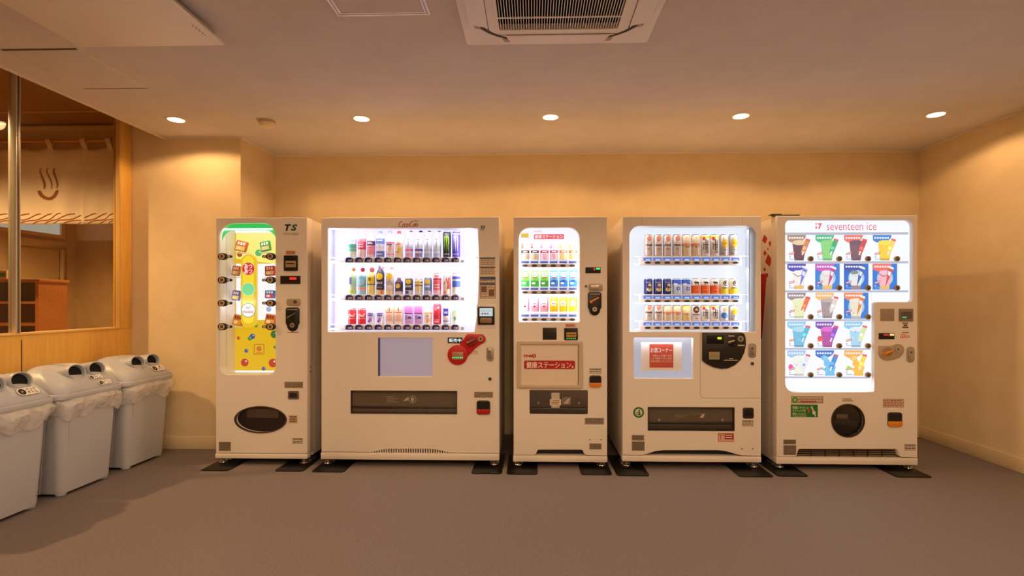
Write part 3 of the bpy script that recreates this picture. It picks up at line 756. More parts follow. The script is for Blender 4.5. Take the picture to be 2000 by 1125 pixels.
    r2 = [('bottle', 56, dict(c=(226, 244, 206), cap=(236, 244, 246), bands=[(.04, .14, (206, 236, 110)), (.30, .62, (196, 240, 190))], rect=[(-.5, .36, .1, .60, (110, 120, 196))])),
          ('bottle', 54, dict(c=(206, 236, 250), cap=(230, 240, 250), bands=[(.02, .14, (170, 220, 244)), (.18, .26, (250, 170, 150)), (.28, .66, (126, 204, 240))], ell=[(.1, .46, .8, .8, (170, 224, 246)), (-.1, .36, .25, .25, (246, 222, 100))])),
          ('bottle', 52, dict(c=(252, 240, 150), cap=(250, 250, 240), bands=[(.40, .68, (246, 214, 60)), (.36, .40, (110, 120, 170))], rect=[(-.5, .52, .2, .64, (150, 120, 40))])),
          ('bottle', 57, dict(c=(62, 56, 84), cap=(96, 90, 116), bands=[(.0, .16, (250, 226, 130))], ell=[(0, .62, .85, .85, (252, 214, 40))], txt=[('BLACK', .40, 1.7, .075, Wt)], bold=.03, rect=[(.3, .01, .9, .15, (240, 120, 130)), (-.6, .22, .6, .27, (140, 134, 160))])),
          ('bottle', 57, dict(c=(246, 234, 222), cap=(248, 240, 226), ell=[(0, .62, .85, .85, (252, 214, 60))], txt=[('CAFE\nLATTE', .40, 1.5, .15, (120, 110, 130))], rect=[(-.9, .02, .2, .15, (250, 226, 120))])),
          ('bottle', 33, dict(c=(96, 74, 96), cap=(176, 150, 140), ell=[(-.1, .5, .55, .6, (250, 214, 110))], bands=[(.0, .18, (226, 200, 206))], rect=[(-.8, .30, .8, .37, (60, 40, 60))])),
          ('can', 32, dict(c=(70, 72, 96), ell=[(0, .78, .7, .6, (252, 214, 40))], txt=[('BLACK', .50, 1.6, .13, Wt)], bold=.03, bands=[(.0, .26, (206, 206, 226))], rect=[(-.9, .05, .1, .2, (80, 84, 130))])),
          ('can', 31, dict(c=(244, 234, 206), bands=[(.52, .62, (170, 130, 70)), (.74, .80, (190, 150, 90))], ell=[(0, .74, .45, .5, (246, 214, 110)), (0, .4, .3, .4, (236, 210, 120))])),
          ('can', 33, dict(c=(120, 156, 226), ell=[(0, .76, .7, .6, (252, 220, 60))], bands=[(.0, .24, (176, 200, 246))], rect=[(-.6, .42, .6, .52, Wt), (.2, .04, .9, .2, (246, 190, 206))])),
          ('can', 43, dict(c=(246, 206, 214), bands=[(.2, .62, (246, 110, 130)), (.64, .74, (206, 60, 90))], rect=[(-.7, .30, .7, .34, Wt), (-.7, .42, .7, .46, Wt), (-.6, .82, .6, .86, (240, 90, 120))])),
          ('can', 36, dict(c=(250, 226, 216), rect=[(-.9, .02, -.1, .18, (240, 140, 150)), (.4, .3, .9, .92, (206, 70, 70))], str=[([(-.7, .55), (0, .9), (.5, .5), (.3, .3)], .3, (170, 80, 60))], ell=[(.4, .12, .5, .5, (250, 240, 180))])),
          ('can', 43, dict(c=(206, 210, 236), bands=[(.34, .62, (84, 110, 206)), (.70, .82, (80, 90, 180))], rect=[(-.9, .02, .5, .30, (246, 240, 222))]))]
    l2 = ['pale green tea bottle with a violet upright panel', 'light blue bottle with a coral band', 'yellow bottle with a brown panel on its label', 'large dark coffee bottle with a yellow disc', 'large cream latte bottle with a yellow disc', 'small brown bottle can with a tan cap', 'small dark coffee can with a yellow disc', 'small tan and cream coffee can', 'small blue coffee can with a yellow disc', 'tall pink and crimson can', 'cream can with a red swirl', 'tall white and blue striped can']
    r3 = [('can', 31, dict(c=(226, 52, 56), str=[([(-1, .42), (-.3, .62), (.3, .5), (1, .64)], .34, Wt)], bands=[(.34, .37, (250, 200, 200)), (.9, .93, (250, 220, 220))], txt=[('Coca', .54, 1.7, .17, (255, 240, 240))], shear=.3))] * 2 + \
         [('bottle', 34, dict(c=(240, 240, 250), cap=(226, 226, 236), ell=[(0, .26, .45, .5, (200, 110, 226)), (-.3, .16, .3, .3, (130, 90, 200))], rect=[(-.8, .60, .8, .66, (170, 80, 190)), (-.7, .46, .7, .56, (70, 110, 206))]))] * 2 + \
         [('carton', 35, dict(c=(252, 232, 214), bands=[(.66, .98, (250, 206, 176))], ell=[(0, .44, .7, .6, (246, 190, 160))], rect=[(-.1, .72, .1, .92, (110, 80, 90)), (-.8, .64, .8, .67, (226, 90, 70)), (-.7, .18, .7, .30, (236, 190, 180))]))] * 2 + \
         [('carton', 35, dict(c=(236, 206, 240), bands=[(.62, 1.0, (226, 130, 206)), (.56, .62, (110, 60, 170))], ell=[(.3, .36, .5, .35, (96, 76, 180))], rect=[(-.8, .04, .8, .18, (214, 150, 220)), (-.8, .24, -.2, .5, (176, 130, 214))]))] * 2 + \
         [('bottle', 32, dict(c=(252, 244, 224), cap=(250, 246, 236), bands=[(.60, .72, (250, 206, 130))], ell=[(.2, .22, .6, .5, (250, 180, 140))], rect=[(-.4, .48, .4, .54, (150, 140, 190))])),
          ('can', 40, dict(c=(214, 40, 66), rect=[(-.5, .06, .6, .26, (240, 110, 130)), (-.6, .10, .4, .13, Wt)], ell=[(-.3, .74, .5, .5, (240, 120, 140)), (.4, .80, .25, .25, (246, 200, 190))], str=[([(-.2, .34), (.5, .72)], [.9, .5], (150, 92, 70))])),
          ('can', 31, dict(c=(240, 240, 248), rect=[(-.9, .52, .5, .96, (70, 66, 190)), (-.6, .66, .3, .80, (206, 206, 246)), (-.9, .16, .7, .22, (80, 96, 196))], ell=[(.2, .34, .35, .3, (240, 200, 150))])),
          ('bottle', 36, dict(c=(238, 246, 226), cap=(150, 220, 206), bands=[(.50, .64, (240, 240, 170)), (.64, .74, (160, 226, 206))], ell=[(-.2, .3, .35, .4, (110, 190, 140))]))]
    l3 = ['red cola can with a white script on the lowest drink shelf'] * 2 + ['white grape drink bottle with purple fruit print'] * 2 + ['peach cream carton with a small dark mark'] * 2 + ['lilac and magenta drink carton'] * 2 + ['cream bottle with an orange band on the lowest drink shelf', 'tall red can with a brown bottle picture', 'white can with a blue upper panel', 'mint capped bottle with a pale yellow band']
    pcs = [688, 707, 725, 743, 762, 779.5, 799, 818, 836, 854, 873, 891]
    dp = 0.085
    def place(px, base, hp, kind, spec, lab, grp):
        x, z = M.F(px, base, dp)
        product(kind, M.xm + x, YF + dp, M.F(px, base, 0.07)[1] + 0.0005, hp * 0.00378, 0.0295, spec, lab, grp, 'drink')
    for i in range(12):
        place(pcs[i], 503, 52, 'can' if i > 9 else 'bottle', r1[i], l1[i], G)
        place(pcs[i], 575.3, r2[i][1], r2[i][0], r2[i][2], l2[i], G)
        place(pcs[i], 633, r3[i][1], r3[i][0], r3[i][2], l3[i], G)
    M.side_strip(642, 450, 645, 0.014, 3.0, True); M.side_strip(924, 450, 645, 0.014, 2.4, False)
    # round stickers stuck inside the pane
    for px, py, rp, col in ((803, 454, 3.6, (246, 190, 214)), (822, 454, 4, (112, 96, 200)), (839, 454, 3.6, (176, 196, 230)), (858, 454, 3.6, (190, 210, 238)), (691, 526.5, 3.6, (250, 160, 100)), (708.5, 527, 4.2, (226, 50, 90)), (726.5, 527, 5, (246, 150, 150)), (747, 522, 4, (250, 190, 196)), (765, 522, 4, (250, 200, 204))):
        MB().prism(M.ell(px, py, rp, dep=0.03), 0.03, 0.0305, mat(col, 0.4)).build('round_sticker', M.o, smooth=False)
    M.pane(win)
    # advert panel
    xa, za = M.F(738.5, 660); xb, zb = M.F(845, 735.5)
    MB().box(xa - .004, xb + .004, 0.04, 0.044, zb - .004, za + .004, emat((206, 178, 186), 0.55)).build('advert_panel', M.o, smooth=False)
    MB().box(xa, xa + 0.004, 0.003, 0.04, zb, za, mat((40, 44, 120), 0.4)).build('advert_edge', M.o, smooth=False)
    M.pane(adv, 0.006)
    # outlet
    x0, z1 = M.F(685, 763); x1, z0 = M.F(892.5, 809)
    MB().box(x0 - .01, x1 + .01, 0.17, 0.175, z0, z1, DARK).box(x0 - .01, x1 + .01, 0.0955, 0.17, z0 - .004, z0, DARK).box(x0 - .01, x1 + .01, 0.0955, 0.17, z1, z1 + .004, DARK).build('outlet_chute', M.o, smooth=False)
    MB().ring(rr(x0, x1, z0, z1), rr(x0 + .006, x1 - .006, z0 + .006, z1 - .006), -0.003, 0.02, mat((66, 58, 50), 0.35)).build('outlet_rim', M.o, bevel=0.001)
    fl = MB().prism(rr(x0 + .006, x1 - .006, z0 + .052, z1 - .006), 0.018, 0.022, mat((104, 92, 78), 0.16)).build('outlet_flap', M.o, smooth=False)
    MB().prism(rr(x0 + .012, x1 - .008, z0 + .038, z0 + .052), 0.008, 0.02, mat((50, 44, 38), 0.3)).build('flap_lip', M.o, bevel=0.003)
    MB().prism(rr(x0 + .006, x1 - .006, z0 + .006, z0 + .036), 0.014, 0.03, mat((92, 80, 68), 0.25)).build('flap_apron', M.o, bevel=0.002)
    ink = mat((176, 166, 150), 0.5)
    mk = MB(); mk.ring(M.ell(804.5, 781, 7.5), M.ell(804.5, 781, 6.6), 0.0172, 0.0179, ink)
    mk.flat(M.ell(804.5, 781, 3.2, 4.6), 0.0176, ink).flat(M.poly([(786, 785), (796, 783), (797, 776), (791, 779)][::-1]), 0.0176, ink)
    for k in range(4): mk.flat(M.rect(753, 775 + k * 3.4, 769 + (k % 2) * 8, 776.6 + k * 3.4), 0.0176, mat((140, 128, 112), 0.5))
    mk.build('flap_marking', fl, smooth=False)
    # signs and controls
    lg = MB(); x, z = M.F(798, 436.8); x2, _ = M.F(818.5, 436.8)
    script_coca(lg, x, z, (x2 - x) * 2 * .97, 0.046, -0.0008, mat((178, 30, 30), 0.4)); lg.build('script_logo', M.o, smooth=False)
    cl = MB()
    for k in range(3):
        cl.stroke([M.F(938.6 + k * 2.9, 442.2), M.F(940.4 + k * 2.9, 441.2), M.F(940.2 + k * 2.7, 445.5), M.F(938.6 + k * 2.5, 451.5 - abs(k - 1))], [.004, .0072, .006, .0015], -0.0008, mat((40, 60, 30), 0.4))
    cl.build('claw_sticker', M.o, smooth=False)
    sg = M.pad('sale_sign', M.rect(874.5, 659, 903.5, 670.5, .8), -0.003, 0, BLACK)
    M.text('販売中', 889, 664.8, 24, 7.6, emat((240, 244, 250), 1.0), y=-0.0036, parent=sg, bold=0.02)
    cu = M.pad('coin_unit', M.ell(894, 693, 19.6, n=36), -0.012, 0, RED, bevel=0.003)
    MB().prism(M.poly([(898, 673), (913, 652), (936, 653), (941, 671), (928, 681), (912, 698)][::-1]), -0.0095, 0, RED).build('coin_unit_bridge', cu, bevel=0.002)
    MB().prism(M.ell(921, 666.5, 14.5, n=30), -0.012, 0, RED).build('lever_dial', cu, bevel=0.003)
    MB().prism(M.ell(939, 662, 9.6, n=26), -0.013, 0, RED).build('coin_dial', cu, bevel=0.003)
    MB().prism(M.ell(921, 666.5, 11, n=30), -0.0135, -0.011, mat((150, 14, 18), 0.4)).build('dial_face', cu, bevel=0.001)
    xx, zz = M.F(913, 670); x2, z2 = M.F(929, 663)
    MB().cyl((xx, -0.018, zz), (x2, -0.018, z2), 0.010, mat((120, 90, 80), 0.3, 0.5), 12, 0.005).build('return_lever', cu)
    xx, zz = M.F(939, 661.5)
    MB().cyl((xx, -0.017, zz), (xx, -0.012, zz), 0.019, STEEL, 20).cyl((xx, -0.0175, zz), (xx, -0.0165, zz), 0.008, DARK, 10).build('coin_slot', cu)
    MB().prism(M.rect(884, 687.5, 905, 702, 1), -0.018, -0.011, mat((176, 150, 126), 0.35, 0.3)).build('bill_mouth', cu, bevel=0.001)
    for k in range(6): MB().flat(M.ell(885.2 + 3.7 * k, 698, 1.3, n=8), -0.0185, emat((60, 240, 110), 1.2)).build('indicator_light', cu, smooth=False)
    M.text('1000\n千円', 926, 689, 15, 7, mat((176, 60, 50), 0.5))
    M.handle(950, 677, 964.5, 705.5)
    x, z = M.F(957, 740); MB().cyl((x, -0.006, z), (x, 0, z), 0.0125, STEELD, 16).cyl((x, -0.0065, z), (x, -0.005, z), 0.006, DARK, 10).build('lock', M.o)
    M.sticker(926, 765, 963, 777, mat((166, 146, 124), 0.4), 3)
    M.coin_return(931, 782, 957.5, 809, mat((176, 26, 26), 0.35))
    blue = mat((60, 84, 120), 0.5); inkb = mat((158, 138, 118), 0.6)
    M.sticker(937, 503, 967.5, 520, mat((222, 200, 174), 0.5), 4, inkb); MB().flat(M.rect(937, 503, 967.5, 505), -0.0013, blue).build('sticker_edge', M.o, smooth=False)
    M.sticker(937, 521, 967.5, 538, mat((222, 200, 174), 0.5), 4, inkb); MB().flat(M.rect(937, 521, 967.5, 523), -0.0013, blue).build('sticker_edge', M.o, smooth=False)
    st = M.sticker(937, 540, 968, 583, mat((226, 204, 178), 0.5), 9, inkb, frame=mat((50, 44, 40), 0.5))
    MB().flat(M.rect(938, 541, 967, 546), -0.0014, blue).flat(M.rect(938, 553, 967, 556), -0.0014, blue).flat(M.rect(940, 559, 950, 571), -0.0014, mat((120, 90, 70), 0.5)).flat(M.rect(955, 566, 965, 578), -0.0014, mat((120, 90, 70), 0.5)).build('sticker_picture', st, smooth=False)
    MB().prism(M.rect(931, 595, 969, 641.5, 1), -0.002, 0, BODYW).build('reader_panel', M.o, bevel=0.001)
    rd = M.pad('card_reader', M.rect(933.5, 599, 966, 634, 2), -0.016, -0.002, BLACK, bevel=0.003)
    MB().flat(M.rect(937, 602, 962.5, 617.5), -0.0165, emat((206, 226, 232), 0.8)).build('reader_screen', rd, smooth=False)
    rs = MB()
    for k in range(5): rs.flat(M.rect(940 + k * 4.4, 606.5, 942.6 + k * 4.4, 607.8), -0.0168, emat((206, 170, 90), 0.6))
    for k, c in enumerate(((190, 70, 60), (110, 80, 110), (80, 150, 190))): rs.flat(M.rect(941 + k * 5, 611, 944.5 + k * 5, 614), -0.0168, emat(c, 0.6))
    rs.build('screen_icons', rd, smooth=False)
    MB().prism(M.rect(938, 620.5, 961, 631, 2.5), -0.02, -0.015, mat((150, 118, 90), 0.4)).build('touch_pad', rd, bevel=0.002)
    return M
M2 = drink_machine()

# ------------------------------------------------------------------ 3. milk machine
def milk_machine():
    M = Machine('milk_vending_machine', 'narrow white milk vending machine with bottles and cartons and a framed red banner', 1003, 1186, 423.5, 902, 889.5)
    W = (1013, 444.5, 1132, 629)
    win = M.rect(*W, r=(21, 21, 2, 2), n=8)
    outlet = M.rect(1034.5, 762, 1148, 809.5, 2)
    cut = [M.F(*p) for p in ((1042, 889.5), (1047, 887), (1050, 879.5), (1052, 878.6), (1135, 878.6), (1138, 880), (1141, 887), (1146, 889.5))]
    cut = [(x, max(z, M.zd)) for x, z in cut]
    M.shell([win, outlet], bottom_cut=cut)
    dep = 0.16
    M.liner(*W, dep, INNER, emat((236, 242, 255), 1.7))
    hd = MB().prism(M.rect(1014, 447, 1131, 472, (18, 18, 0, 0), dep=0.05), 0.05, 0.054, emat((248, 248, 255), 1.0)).build('header_panel', M.o, smooth=False)
    M.text('meiji', 1050, 452, 15, 5.5, emat((246, 190, 206), 1.0), y=-0.0006, dep=0.05, parent=hd, bold=0.02)
    MB().flat(M.rect(1043, 457.5, 1101.5, 467, 1.5, dep=0.05), 0.0494, emat((238, 96, 110), 0.95)).build('banner', hd, smooth=False)
    M.text('健康ステーション', 1072, 462.2, 55, 7.2, emat((255, 250, 250), 1.0), y=-0.0012, dep=0.05, parent=hd, bold=0.02)
    MB().flat(M.rect(1018, 456, 1032.5, 464, .5, dep=0.05), 0.0494, emat((250, 200, 70), 0.9)).build('yellow_sticker', hd, smooth=False)
    cols = [1026, 1044.6, 1063.2, 1081.8, 1100.4, 1119]
    dp = 0.085
    for ri, (base, sy, ry) in enumerate(((507.5, 512.3, 518.8), (560, 564.2, 571), (612, 616.4, 624))):
        d0 = 0.03
        xa, zs = M.F(1010, base, 0.07); xb, _ = M.F(1133, base, 0.07)
        MB().box(xa, xb, 0.05, dep - .001, zs - .006, zs, INNER).build('display_shelf', M.o, smooth=False)
        rl = MB().prism(M.rect(1013.5, ry - 3.6, 1130, ry + 3.4, 1.5, dep=d0), d0, d0 + 0.014, RAIL).build('price_rail', M.o, bevel=0.003)
        MB().prism(M.rect(1013.5, base + 1.2, 1130, ry - 3.4, 0, dep=d0), d0 + 0.01, d0 + 0.014, emat((226, 232, 250), 0.85)).build('card_strip', M.o, smooth=False)
        for i, cx in enumerate(cols):
            MB().flat(M.rect(cx - 8, sy - 2, cx + 7, sy + 2, 1, dep=d0 + .01), d0 + 0.0094, emat((70, 80, 176), 0.75)).build('price_card', rl, smooth=False)
            MB().prism(M.ell(cx - 1, ry, 5.8, 2.5, dep=d0), d0 - 0.006, d0, mat((82, 66, 56), 0.3)).build('select_button', M.o, bevel=0.0015)
        M.tube(1018, 1128, (478, 528, 578)[ri], 0.032, 0.6, 0.02, 48)
    G = 'milk drinks in the milk machine'
    def bot(c, lab, low): return dict(c=c, cap=(250, 250, 252), sh=.64, bands=[(.34, .60, (250, 246, 240)), (.40, .56, lab), (.04, .32, low)], rect=[(-.5, .45, .5, .51, (252, 250, 248))])
    milk = [('bottle', bot((226, 206, 186), (92, 58, 44), (214, 190, 156)), 'brown coffee milk bottle'), ('bottle', bot((250, 206, 222), (196, 40, 84), (246, 196, 214)), 'pink strawberry milk bottle'), ('bottle', bot((252, 226, 180), (246, 140, 50), (250, 230, 150)), 'orange fruit milk bottle')]
    for i in range(6):
        k, sp, lb = milk[i // 2]
        x, z = M.F(cols[i], 507.5, dp)
        product(k, M.xm + x, YF + dp, M.F(0, 507.5, 0.07)[1] + .0005, 0.125, 0.030, sp, '%s on the upper milk shelf' % lb, G, 'drink')
        # hanging taste tag beside each neck
        tx, tz = M.F(cols[i] - 6, 480, 0.045); c = ((110, 70, 52), (236, 80, 140), (250, 150, 50))[i // 2]
        MB().prism(rr(tx - .008, tx + .008, tz - .018, tz + .016, .003, 2), 0.045, 0.0455, mat(c, 0.5)).build('flavour_tag', M.o, smooth=False)
    def box_(c, a, b, sp): return dict(c=c, bands=[(.0, .36, a)], ell=[(0, .70, .6, .42, (250, 250, 250)), (0, .34, .55, .3, b), (-.3, .2, .5, .25, (246, 250, 250))], rect=[(-.55, .52, .55, .57, sp), (-.4, .68, .4, .72, (90, 110, 160)), (-.9, .90, .9, .97, b), (-.35, .78, .35, .81, (90, 110, 160))])
    car = [(box_((126, 214, 90), (60, 176, 70), (90, 190, 80), (206, 60, 70)), 'green milk carton on the middle milk shelf'), (box_((110, 186, 240), (60, 140, 220), (40, 100, 190), (220, 60, 100)), 'light blue milk carton on the middle milk shelf')]
    def box2(c, a, b): return dict(c=c, bands=[(.0, .10, (252, 250, 250))], ell=[(-.1, .58, .62, .80, (252, 250, 248)), (-.1, .42, .3, .22, a)], rect=[(-.55, .56, .35, .60, (100, 80, 90)), (.72, .14, .95, .98, b), (-.35, .70, .15, .73, (120, 110, 120))])
    car2 = [(box2((250, 190, 214), (214, 40, 60), (240, 110, 170)), 'pink strawberry carton on the lowest milk shelf'), (box2((252, 228, 40), (250, 200, 40), (240, 206, 0)), 'yellow banana carton on the lowest milk shelf')]
    for i in range(6):
        for (sp, lb), base in ((car[i // 3], 560), (car2[i // 3], 612)):
            x, z = M.F(cols[i], base, dp)
            product('carton', M.xm + x, YF + dp, M.F(0, base, 0.07)[1] + .0005, 0.122, 0.0305, sp, lb, G, 'drink')
    M.side_strip(1015, 475, 625, 0.014, 0.9, True); M.side_strip(1130, 475, 625, 0.014, 0.9, False)
    M.pane(win)
    # controls
    M.sticker(1104, 632, 1124, 639.5, mat((216, 170, 150), 0.5), 2, mat((180, 40, 40), 0.5))
    M.pad('cover_plate', M.rect(1060, 640, 1087, 663.5, 1), -0.004, 0, mat((36, 30, 28), 0.4))
    M.bill_slot(1102, 640.5, 1128.5, 664, mat((190, 140, 50), 0.4), emat((60, 230, 110), 1.0))
    dsp = M.pad('coin_display', M.rect(1143.5, 522, 1173, 533.5, .8), -0.004, 0, BLACK)
    MB().flat(M.rect(1159.5, 523.5, 1162, 528), -0.0045, emat((230, 40, 40), 1.0)).build('red_digits', dsp, smooth=False)
    MB().flat(M.rect(1164, 523, 1172, 526.5, 1), -0.0045, emat((60, 240, 110), 1.1)).build('green_light', dsp, smooth=False)
    x, z = M.F(1144.5, 559); MB().cyl((x, -0.005, z), (x, 0, z), 0.010, STEELD, 14).build('lock', M.o)
    h = M.pad('door_handle', M.rect(1149.5, 554, 1177, 569, 4), -0.007, 0, mat((172, 158, 142), 0.35, 0.3), bevel=0.002)
    MB().prism(M.rect(1153, 556.5, 1170, 566, 3), -0.010, -0.006, STEEL).build('handle_lever', h, bevel=0.002)
    M.coin_unit(1148, 570.5, 1174.5, 616, mat((236, 130, 30), 0.35))
    # framed poster
    fm = mat((204, 182, 160), 0.45)
    a = M.rect(1009.5, 666, 1138, 758.5, 4); b = M.rect(1017, 673, 1130.5, 752, 1)
    A = M.rect(1009.5, 666, 1138, 758.5, 3, n=4); B = M.rect(1017, 673, 1130.5, 752, 1, n=4)
    fr = MB().ring(A, B, -0.014, 0, fm).build('poster_frame', M.o, bevel=0.003)
    MB().prism(M.rect(1016.8, 672.8, 1130.8, 752.2), -0.003, -0.0005, mat((236, 218, 200), 0.35)).build('poster_sheet', fr, smooth=False)
    rd = mat((186, 26, 30), 0.4)
    M.text('meiji', 1035, 695.5, 24, 9, rd, y=-0.0036, parent=fr, bold=0.035)
    MB().flat(M.rect(1023.5, 704, 1123, 721, 3), -0.0036, rd).build('banner', fr, smooth=False)
    M.text('健康ステーション。', 1074, 712.6, 92, 12.5, mat((250, 240, 230), 0.4), y=-0.0044, parent=fr, bold=0.025)
    MB().box(*sorted((M.F(1128.6, 0)[0], M.F(1129.6, 0)[0])), -0.0044, -0.0036, *sorted((M.F(0, 673)[1], M.F(0, 752)[1])), mat((90, 70, 56), 0.5)).build('sheet_edge', fr, smooth=False)
    # outlet
    x0, z1 = M.F(1034.5, 762); x1, z0 = M.F(1148, 809.5)
    MB().box(x0 - .01, x1 + .01, 0.17, 0.175, z0, z1, DARK).box(x0 - .01, x1 + .01, 0.0955, 0.17, z0 - .004, z0, DARK).box(x0 - .01, x1 + .01, 0.0955, 0.17, z1, z1 + .004, DARK).build('outlet_chute', M.o, smooth=False)
    fl = MB().prism(rr(x0 + .002, x1 - .002, z0 + .048, z1 - .002, .006, 3), 0.010, 0.016, mat((84, 74, 68), 0.2)).build('outlet_flap', M.o, bevel=0.002)
    MB().prism(rr(x0 + .002, x1 - .002, z0 + .002, z0 + .045, .006, 3), 0.004, 0.02, mat((60, 54, 50), 0.25)).build('flap_apron', M.o, bevel=0.003)
    pp = mat((206, 188, 170), 0.6)
    MB().prism(M.rect(1077, 767.5, 1093, 800), 0.0085, 0.0095, pp).prism(M.rect(1074, 780, 1096, 792), 0.0075, 0.0085, mat((226, 206, 186), 0.6)).build('paper_tape', fl, smooth=False)
    mk = MB()
    for k, (q, yy) in enumerate(((1078.5, 782.5), (1077, 786), (1077, 788.6))): mk.flat(M.rect(q, yy, 1093 - k, yy + 1.3), 0.0072, mat((130, 100, 80), 0.5))
    mk.flat(M.rect(1098, 776, 1115, 791), 0.0094, mat((130, 118, 108), 0.5)).flat(M.poly([(1101, 789), (1110, 789), (1114, 778), (1108, 780)][::-1]), 0.0088, mat((196, 180, 164), 0.5))
    mk.build('flap_marking', fl, smooth=False)
    for px in (1052, 1131):
        x, z = M.F(px, 787.5); MB().cyl((x, 0.006, z), (x, 0.011, z), 0.008, STEEL, 12).build('flap_screw', fl)
    M.sticker(1151, 719, 1174.5, 730, mat((232, 214, 194), 0.5), 2, frame=mat((130, 104, 84), 0.5))
    M.coin_return(1151, 733, 1174.5, 756, mat((226, 132, 40), 0.35))
    M.sticker(1142, 816, 1179.5, 829, mat((156, 140, 122), 0.4), 3)
    M.sticker(1151, 866, 1175, 878, mat((150, 132, 112), 0.4), 3)
    for px in (1152, 1174):
        x, z = M.F(px, 858.5); MB().cyl((x, -0.002, z), (x, 0, z), 0.005, STEELD, 8).build('door_screw', M.o)
    return M
M3 = milk_machine()

# ------------------------------------------------------------------ 4. can machine
def can_machine():
    M = Machine('beer_vending_machine', 'white vending machine with three rows of beer cans and a black coin panel', 1216, 1486.5, 422.5, 902, 890)
    W = (1229.5, 441.5, 1476.5, 648)
    win = M.rect(*W, r=(20, 20, 1, 1), n=8)
    adv = M.rect(1238, 659, 1354, 739.5, (3, 3, 1, 1))
    outlet = M.rect(1265.5, 795, 1434.5, 842, 1)
    cut = [M.F(*p) for p in ((1254, 889.5), (1266, 886), (1280, 881.5), (1296, 879.5), (1402, 879.5), (1418, 881.5), (1432, 885.5), (1448, 890))]
    cut = [(x, max(z, M.zd)) for x, z in cut]
    M.shell([win, adv, outlet], bottom_cut=cut)
    dep = 0.20
    M.liner(*W, dep, mat((226, 232, 240), 0.4), emat((236, 240, 247), 0.92))
    xg, za = M.F(1463, 444, 0.03); _, zb_ = M.F(1463, 647, 0.03)
    MB().box(xg - .003, xg + .003, 0.02, 0.09, zb_, za, mat((196, 212, 232), 0.25)).build('glass_divider', M.o, smooth=False)
    cols = [1266 + 18.42 * i for i in range(10)]
    dp = 0.10
    base_rows = ((500.5, 506.3, 513), (574.5, 580.3, 588), (626.5, 632.5, 640.3))
    for ri, (base, sy, ry) in enumerate(base_rows):
        d0 = 0.045
        xa, zs = M.F(1240, base, 0.08); xb, _ = M.F(1462, base, 0.08)
        MB().box(xa, xb, d0 + .014, dep - .001, zs - .006, zs, INNER).build('display_shelf', M.o, smooth=False)
        rl = MB().prism(M.rect(1249, ry - 3.8, 1449, ry + 3.6, 1.2, dep=d0), d0, d0 + .014, mat((226, 208, 196), 0.35)).build('price_rail', M.o, bevel=0.003)
        MB().prism(M.rect(1248.5, base + 1.5, 1449, ry - 3.6, 0, dep=d0), d0 + .01, d0 + .014, mat((220, 220, 232), 0.4)).build('card_strip', M.o, smooth=False)
        MB().prism(M.rect(1240, ry + 2.4, 1449, ry + 4.6, 0, dep=d0), d0 + .002, d0 + .05, mat((222, 226, 236), 0.3)).build('rail_tray', rl, smooth=False)
        for i in range(10):
            cx = 1265 + 19.05 * i
            pc = MB().flat(M.rect(cx - 8.2, sy - 3, cx + 7.6, sy + 3.2, .6, dep=d0 + .01), d0 + .0094, emat((60, 116, 226), 0.8))
            pc.flat(M.rect(cx - 4, sy - .4, cx + 5, sy + 2.6, .4, dep=d0 + .01), d0 + .009, emat((150, 206, 255), 1.0)); pc.build('price_card', rl, smooth=False)
            MB().prism(M.ell(cx, ry, 6, 2.3, dep=d0), d0 - .006, d0, mat((66, 62, 54), 0.3)).build('select_button', M.o, bevel=.0015)
        M.tube(1240, 1462, (451, 526, 592.5)[ri], 0.035, 0.8, 0.02, 46, (0.90, 0.95, 1.0))
    G = 'beer cans in the can machine'
    silver = (206, 186, 174); dk = (36, 30, 30)
    asahi = dict(c=silver, metal=.25, txt=[('Asahi', .52, 1.8, .09, dk)], shear=.2, bold=.03, ell=[(.1, .82, .55, .7, (196, 120, 92))], rect=[(-.4, .34, .4, .37, (150, 120, 104)), (-.3, .28, .3, .30, (150, 120, 104))])
    asahiS = dict(asahi, txt=[('Asahi', .55, 1.8, .13, dk)], ell=[(.1, .84, .5, .5, (196, 120, 92))])
    kirin = dict(c=(222, 196, 158), metal=.2, bands=[(.46, .58, (214, 130, 92))], ell=[(.1, .76, .75, .7, (236, 206, 166))], str=[([(-.6, .70), (-.1, .86), (.5, .80), (.1, .72), (.6, .68)], .16, (156, 76, 50))], txt=[('一番搾り', .42, 1.6, .08, (60, 40, 36))])
    shochu = dict(c=(226, 216, 208), metal=.15, bands=[(.82, .93, (236, 206, 70))], ell=[(-.5, .80, .32, .4, (206, 50, 70))], rect=[(-.15, .25, .05, .78, (84, 66, 70)), (.3, .12, .5, .74, (100, 84, 84)), (-.6, .30, -.45, .62, (110, 92, 90)), (.08, .38, .28, .42, (84, 66, 70)), (-.4, .5, .6, .54, (84, 66, 70)), (-.3, .16, .6, .19, (130, 112, 108))])
    high = dict(c=(190, 182, 176), metal=.3, ell=[(.1, .58, .8, 1.0, (232, 178, 20))], rect=[(-.5, .56, .7, .60, (170, 120, 20)), (-.3, .28, .5, .31, (110, 96, 90)), (-.8, .10, -.2, .14, (110, 96, 90))])
    highS = dict(high, ell=[(.15, .60, .7, .75, (232, 178, 20))])
    navyc = dict(c=(40, 46, 110), metal=.2, ell=[(.1, .30, .7, .5, (206, 182, 140)), (.2, .56, .4, .45, (226, 200, 160))], rect=[(-.6, .72, .6, .78, (140, 130, 160)), (-.2, .36, .3, .52, (96, 70, 66))])
    bluec = dict(c=(206, 216, 236), metal=.15, bands=[(.62, .93, (66, 104, 214))], ell=[(.2, .36, .42, .42, (50, 80, 196)), (.2, .36, .2, .2, (226, 232, 246)), (-.5, .62, .6, .3, (236, 240, 250))])
